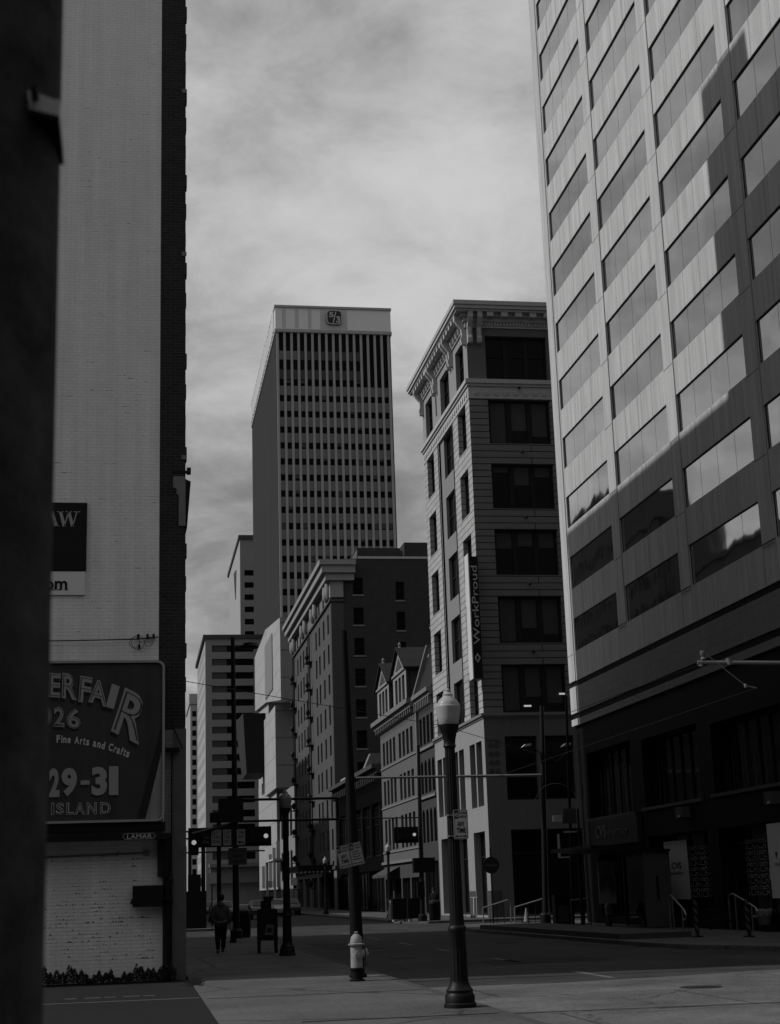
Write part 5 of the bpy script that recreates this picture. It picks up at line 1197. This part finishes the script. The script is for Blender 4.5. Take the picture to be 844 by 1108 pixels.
# far-corner clutter
T = thing('signal_pole', 'pair of slim dark poles with a cabinet at the far left corner of the crossing', 'traffic signal', (2.9, 88, 0))
MB().tube((3.0,88,0),(3.0,88,5.2),0.10,n=10).tube((3.75,88,0),(3.75,88,5.2),0.12,n=10).tube((2.4,88,4.9),(6,88,4.6),0.05,n=8).tube((2.4,88,5.3),(6,88,4.9),0.05,n=8).build('pole', M_metal_bk, T)
MB().box(2.7,3.9,87.6,88.3,0,2.0).box(2.9,3.6,87.7,88.2,2.0,2.9).build('cabinet', M_metal_bk, T)
T = thing('newspaper_box', 'dark newspaper box with pale feet, left of the two by the far corner signal', 'newspaper box', (14.55, 86.6, 0), 'newspaper boxes at the far corner', local=True)
MB().box(-0.45,0.45,-0.3,0.3,0.15,1.25).build('cabinet', M_metal_bk, T); MB().box(-0.4,-0.25,-0.32,0.3,0,0.15).box(0.25,0.4,-0.32,0.3,0,0.15).build('feet', M_concrete_lt, T)
dup(T, (15.35, 86.2, 0), 'dark newspaper box with pale feet, right of the two by the far corner signal')
T = thing('planter', 'pale tapered concrete planter at the far corner', 'planter', (13.95+1.0, 90.5, 0), local=True)
MB().lathe([(0.45,0),(0.5,0.05),(0.36,1.1),(0.40,1.15),(0.3,1.15),(0.28,1.05)], n=16).build('pot', M_concrete_lt, T)
MB().lathe([(0.28,1.06),(0.05,1.12)], n=12).build('soil', M_stone_dk, T)
bin_('dark trash can beside the concrete planter at the far corner', (16.6, 87.0, 0), 0.34, 1.1)
# scooter
T = thing('kick_scooter', 'pale electric kick scooter parked against the corner building', 'scooter', (19.2, 88.9, 0), local=True, rz=R(70))
MB().box(-0.5,0.35,-0.08,0.08,0.12,0.17).build('deck', mat('scooter pale', 0.5, 0.5, 0.05, 4), T); MB().tube((0.38,0,0.12),(0.55,0,1.15),0.03,n=8).tube((0.55,-0.22,1.15),(0.55,0.22,1.15),0.02,n=8).build('handlebar', MATS['scooter pale'], T)
for x_ in (-0.55,0.42): MB().tube((x_,-0.03,0.11),(x_,0.03,0.11),0.11,n=16).build('wheel', M_rubber, T)

# street clutter awnings on dormer building
T = thing('awning', 'dark tilted shop awning on the grey dormer building', 'awning', (19.2, 121, 3.0)); MB().add([(19.0,119.5,2.9),(20.18,119.5,3.5),(20.18,126,3.5),(19.0,126,2.9),(19.0,119.5,2.7),(19.0,126,2.7)], [(0,1,2,3),(0,3,5,4)]).build('canopy', M_stone_dk, T)
T = thing('awning', 'long dark entrance canopy with a row of small bulbs on the tall brick building', 'awning', (18.6, 165, 3.6)); MB().box(16.5,20.1,160,171,3.9,4.5).build('canopy', M_metal_bk, T)
g = MB()
for k in range(8): g.box(16.44,16.49,160.6+k*1.3,160.9+k*1.3,3.75,3.9); g.box(16.7+k*0.42,16.85+k*0.42,159.93,159.98,3.75,3.9)
g.build('bulbs', M_sign_w, T)

# ---------- cars
def car(label, x, y, paint, rz=0.0, base=None):
    T = thing('parked_car', label, 'car', (x, y, -0.12), 'cars parked down the street', local=True, rz=rz)
    prof = [(-2.2,0.35),(-2.25,0.75),(-2.15,0.95),(-1.65,1.02),(-1.15,1.42),(0.45,1.45),(1.15,1.0),(2.0,0.88),(2.2,0.7),(2.2,0.35)]
    n = len(prof); vs = []
    for s_, ins in ((-1,0),(1,0)):
        for yy, zz2 in prof: vs.append((s_*(0.88-(0.16 if zz2 > 1.2 else 0)), -yy, zz2))
    MB().add(vs, [(i,(i+1)%n,n+(i+1)%n,n+i) for i in range(n)]+[tuple(range(n))[::-1], tuple(range(n,2*n))]).build('body', paint, T, bevel=0.04)
    for nm, poly in (('rear_window', None),):
        MB().add([(-0.70,1.69,1.04),(0.70,1.69,1.04),(0.60,1.22,1.40),(-0.60,1.22,1.40)], [(0,1,2,3)]).build('rear_window', M_glass, T)
    MB().add([(-0.70,-1.12,1.05),(0.70,-1.12,1.05),(0.60,-0.52,1.42),(-0.60,-0.52,1.42)], [(0,1,2,3)]).build('windscreen', M_glass, T)
    for s_ in (-1,1):
        MB().add([(s_*0.885,1.35,1.04),(s_*0.885,-1.0,1.04),(s_*0.745,-0.45,1.38),(s_*0.745,1.1,1.38)], [(0,1,2,3)]).build('side_window', M_glass, T)
        MB().box(s_*0.6-0.14, s_*0.6+0.14, 2.2, 2.26, 0.72, 0.86).build('tail_light', M_stone_mid, T)
        for yy in (-1.35, 1.4):
            wv = MB().tube((s_*0.70,yy,0.33),(s_*0.90,yy,0.33),0.33,n=20).build('wheel', M_rubber, T); MB().tube((s_*0.90,yy,0.33),(s_*0.915,yy,0.33),0.20,n=14).build('rim', M_metal_gr, wv)
    MB().box(-0.26,0.26,2.21,2.255,0.55,0.68).build('number_plate', M_sign_g, T)
    return T
car('dark car parked at the right kerb before the tall brick building', 13.4, 139, M_car_dk)
car('silver car parked at the right kerb behind the dark one', 13.4, 147, M_car_lt)
car('dark car waiting in the middle of the far street', 9.6, 122, M_car_dk)
car('silver car far down the street beside the mid-street dark car', 11.6, 131, M_car_lt, 0.04)
car('dark car at the left kerb far down the street', 6.4, 118, M_car_dk)
car('farthest dark car at the left kerb', 6.3, 134, M_car_dk)
for i, (x_, y_) in enumerate(((5.0,104),(5.1,126),(15.0,150),(14.9,176))):
    T = thing('street_sign', ['small pale sign on a post at the left kerb beyond the cross street','small pale sign on a post farther along the left kerb','small pale sign on a post at the right kerb before the brick block','small pale sign on a post farthest along the right kerb'][i], 'sign', (x_, y_, 0), 'kerbside signs far down the street', local=True)
    MB().tube((0,0.03,0),(0,0.03,3.2),0.04,n=8).build('post', M_metal_bk, T); MB().box(-0.3,0.3,-0.02,0.0,2.5,3.2).build('plate', M_sign_w, T)

# ---------- people
def person(label, loc, joints, edges, clothes, rz=0, hair=M_hair, group=None, s=1.0):
    """joints: name -> (x,y,z,radius); one skinned body, clothing as offset skins over the same skeleton"""
    T = None
    def skin(name, names, add, m, parent=None):
        idx = {n_: i for i, n_ in enumerate(names)}
        es = [(idx[a], idx[b]) for a, b in edges if a in idx and b in idx]
        me = bpy.data.meshes.new(name); me.from_pydata([joints[n_][:3] for n_ in names], es, [])
        ob = bpy.data.objects.new(name, me); C.objects.link(ob)
        md = ob.modifiers.new('skin', 'SKIN'); md.use_smooth_shade = True
        for i, n_ in enumerate(names):
            r_ = joints[n_][3]+add; sv = me.skin_vertices[0].data[i]; sx_ = 1.25 if n_ in ('chest','belly','pelvis') else 1.0
            sv.radius = (r_*sx_, r_)
            sv.use_root = (n_ == 'pelvis' or (i == 0 and 'pelvis' not in idx))
        ss = ob.modifiers.new('sub', 'SUBSURF'); ss.levels = 2; ss.render_levels = 2
        ob.data.materials.append(m)
        if parent: ob.parent = parent
        return ob
    body = skin('person', list(joints.keys()), 0.0, M_skin)
    body.location = loc; body.rotation_euler = (0,0,rz); body.scale = (s,s,s)
    tag(body, label, 'person', group)
    for nm, names, add, m in clothes: skin(nm, names, add, m, body)
    return body
J = {'pelvis':(0,0,0.93,0.125),'belly':(0,0.0,1.08,0.115),'chest':(0,0.02,1.30,0.135),'neck':(0,0.03,1.46,0.05),'neck2':(0,0.045,1.54,0.052),'head':(0,0.06,1.63,0.095),'crown':(0,0.05,1.70,0.075),
     'sh_l':(-0.18,0.02,1.38,0.06),'el_l':(-0.25,-0.02,1.13,0.045),'wr_l':(-0.27,0.05,0.89,0.03),'ha_l':(-0.27,0.07,0.82,0.035),
     'sh_r':(0.18,0.02,1.38,0.06),'el_r':(0.25,0.0,1.13,0.045),'wr_r':(0.27,0.06,0.90,0.03),'ha_r':(0.275,0.08,0.82,0.035),
     'hip_l':(-0.10,0,0.86,0.095),'kn_l':(-0.10,0.08,0.48,0.062),'an_l':(-0.09,-0.02,0.10,0.042),'to_l':(-0.10,0.14,0.035,0.035),
     'hip_r':(0.10,0,0.86,0.095),'kn_r':(0.09,0.14,0.50,0.062),'an_r':(0.07,0.26,0.12,0.042),'to_r':(0.07,0.42,0.06,0.035)}
E_ = [('pelvis','belly'),('belly','chest'),('chest','neck'),('neck','neck2'),('neck2','head'),('head','crown'),('chest','sh_l'),('sh_l','el_l'),('el_l','wr_l'),('wr_l','ha_l'),('chest','sh_r'),('sh_r','el_r'),('el_r','wr_r'),('wr_r','ha_r'),
      ('pelvis','hip_l'),('hip_l','kn_l'),('kn_l','an_l'),('an_l','to_l'),('pelvis','hip_r'),('hip_r','kn_r'),('kn_r','an_r'),('an_r','to_r')]
def outfit(top, trou):
    return [('hoodie', ['pelvis','belly','chest','neck','sh_l','el_l','wr_l','sh_r','el_r','wr_r'], 0.036, top),
            ('trousers', ['pelvis','hip_l','kn_l','an_l','hip_r','kn_r','an_r'], 0.026, trou),
            ('shoe', ['an_l','to_l'], 0.014, M_cloth_bk), ('shoe', ['an_r','to_r'], 0.014, M_cloth_bk)]
def finish(body):
    g = MB(); n = 16                                   # hood lying on the back and cropped hair
    g.lathe([(0.10,1.40),(0.125,1.45),(0.11,1.51),(0.08,1.53)], 0, -0.01, n=16); g.build('hood', M_cloth_gr, body)
    h = MB(); h.lathe([(0.085,1.60),(0.108,1.65),(0.112,1.70),(0.10,1.755),(0.065,1.79),(0.02,1.80)], 0, 0.04, n=18); h.build('hair', M_hair, body)
    for s_ in (-1,1):
        ha = Vector(J['ha_l' if s_ < 0 else 'ha_r'][:3]); g = MB()
        for k in range(4): a = ha+Vector((0, 0.022*(k-1.5), -0.02)); g.tube(a, a+Vector((-s_*0.012,0.0,-0.045)), 0.010, 0.009, n=6); g.tube(a+Vector((-s_*0.012,0,-0.045)), a+Vector((-s_*0.03,0.004,-0.075)), 0.009, 0.007, n=6)
        g.tube(ha+Vector((0,0.03,0.01)), ha+Vector((-s_*0.01,0.055,-0.03)), 0.011, 0.009, n=6); g.build('fingers', M_skin, body)
P1 = person('person in a grey hooded top and black trousers walking away along the left sidewalk', (2.55, 47.6, 0), J, E_, outfit(M_cloth_gr, M_cloth_bk), rz=0.0, s=0.97); finish(P1)
T = thing('shoulder_bag', 'dark bag carried low in the right hand of the walking person', 'bag', (2.86, 47.7, 0.30), local=True)
MB().prism([(-0.06,0.0),(0.16,0.0),(0.14,0.16),(0.02,0.20)], 'y', -0.06, 0.08).build('bag_body', M_cloth_bk, T, bevel=0.02); MB().path([(0.0,0.0,0.16),(-0.04,0.0,0.46),(0.10,0.0,0.18)],0.008,n=6).build('strap', M_cloth_bk, T)
J2 = dict(J)
for k_, v_ in {'kn_r':(0.10,0.02,0.48,0.062),'an_r':(0.10,-0.02,0.10,0.042),'to_r':(0.12,0.13,0.035,0.035),'kn_l':(-0.11,0.02,0.48,0.062)}.items(): J2[k_] = v_
P2 = person('person in dark clothes standing on the far sidewalk beside the corner building', (18.4, 96.5, 0), J2, E_, outfit(M_cloth_bk, M_cloth_bk), rz=R(150)); finish(P2)
for nm in ('nose','ear'):
    pass
for B in (P1, P2):                      # facial features, looking along +Y of the figure
    g = MB().tube((0,0.150,1.645),(0,0.178,1.615),0.010,0.015,n=8).tube((0.096,0.05,1.655),(0.104,0.045,1.62),0.02,0.015,n=8).tube((-0.096,0.05,1.655),(-0.104,0.045,1.62),0.02,0.015,n=8); g.build('face_relief', M_skin, B)
    g = MB().tube((-0.035,0.148,1.665),(-0.035,0.156,1.665),0.012,n=8).tube((0.035,0.148,1.665),(0.035,0.156,1.665),0.012,n=8).box(-0.025,0.025,0.150,0.156,1.573,1.581); g.build('eyes_and_mouth', M_hair, B)
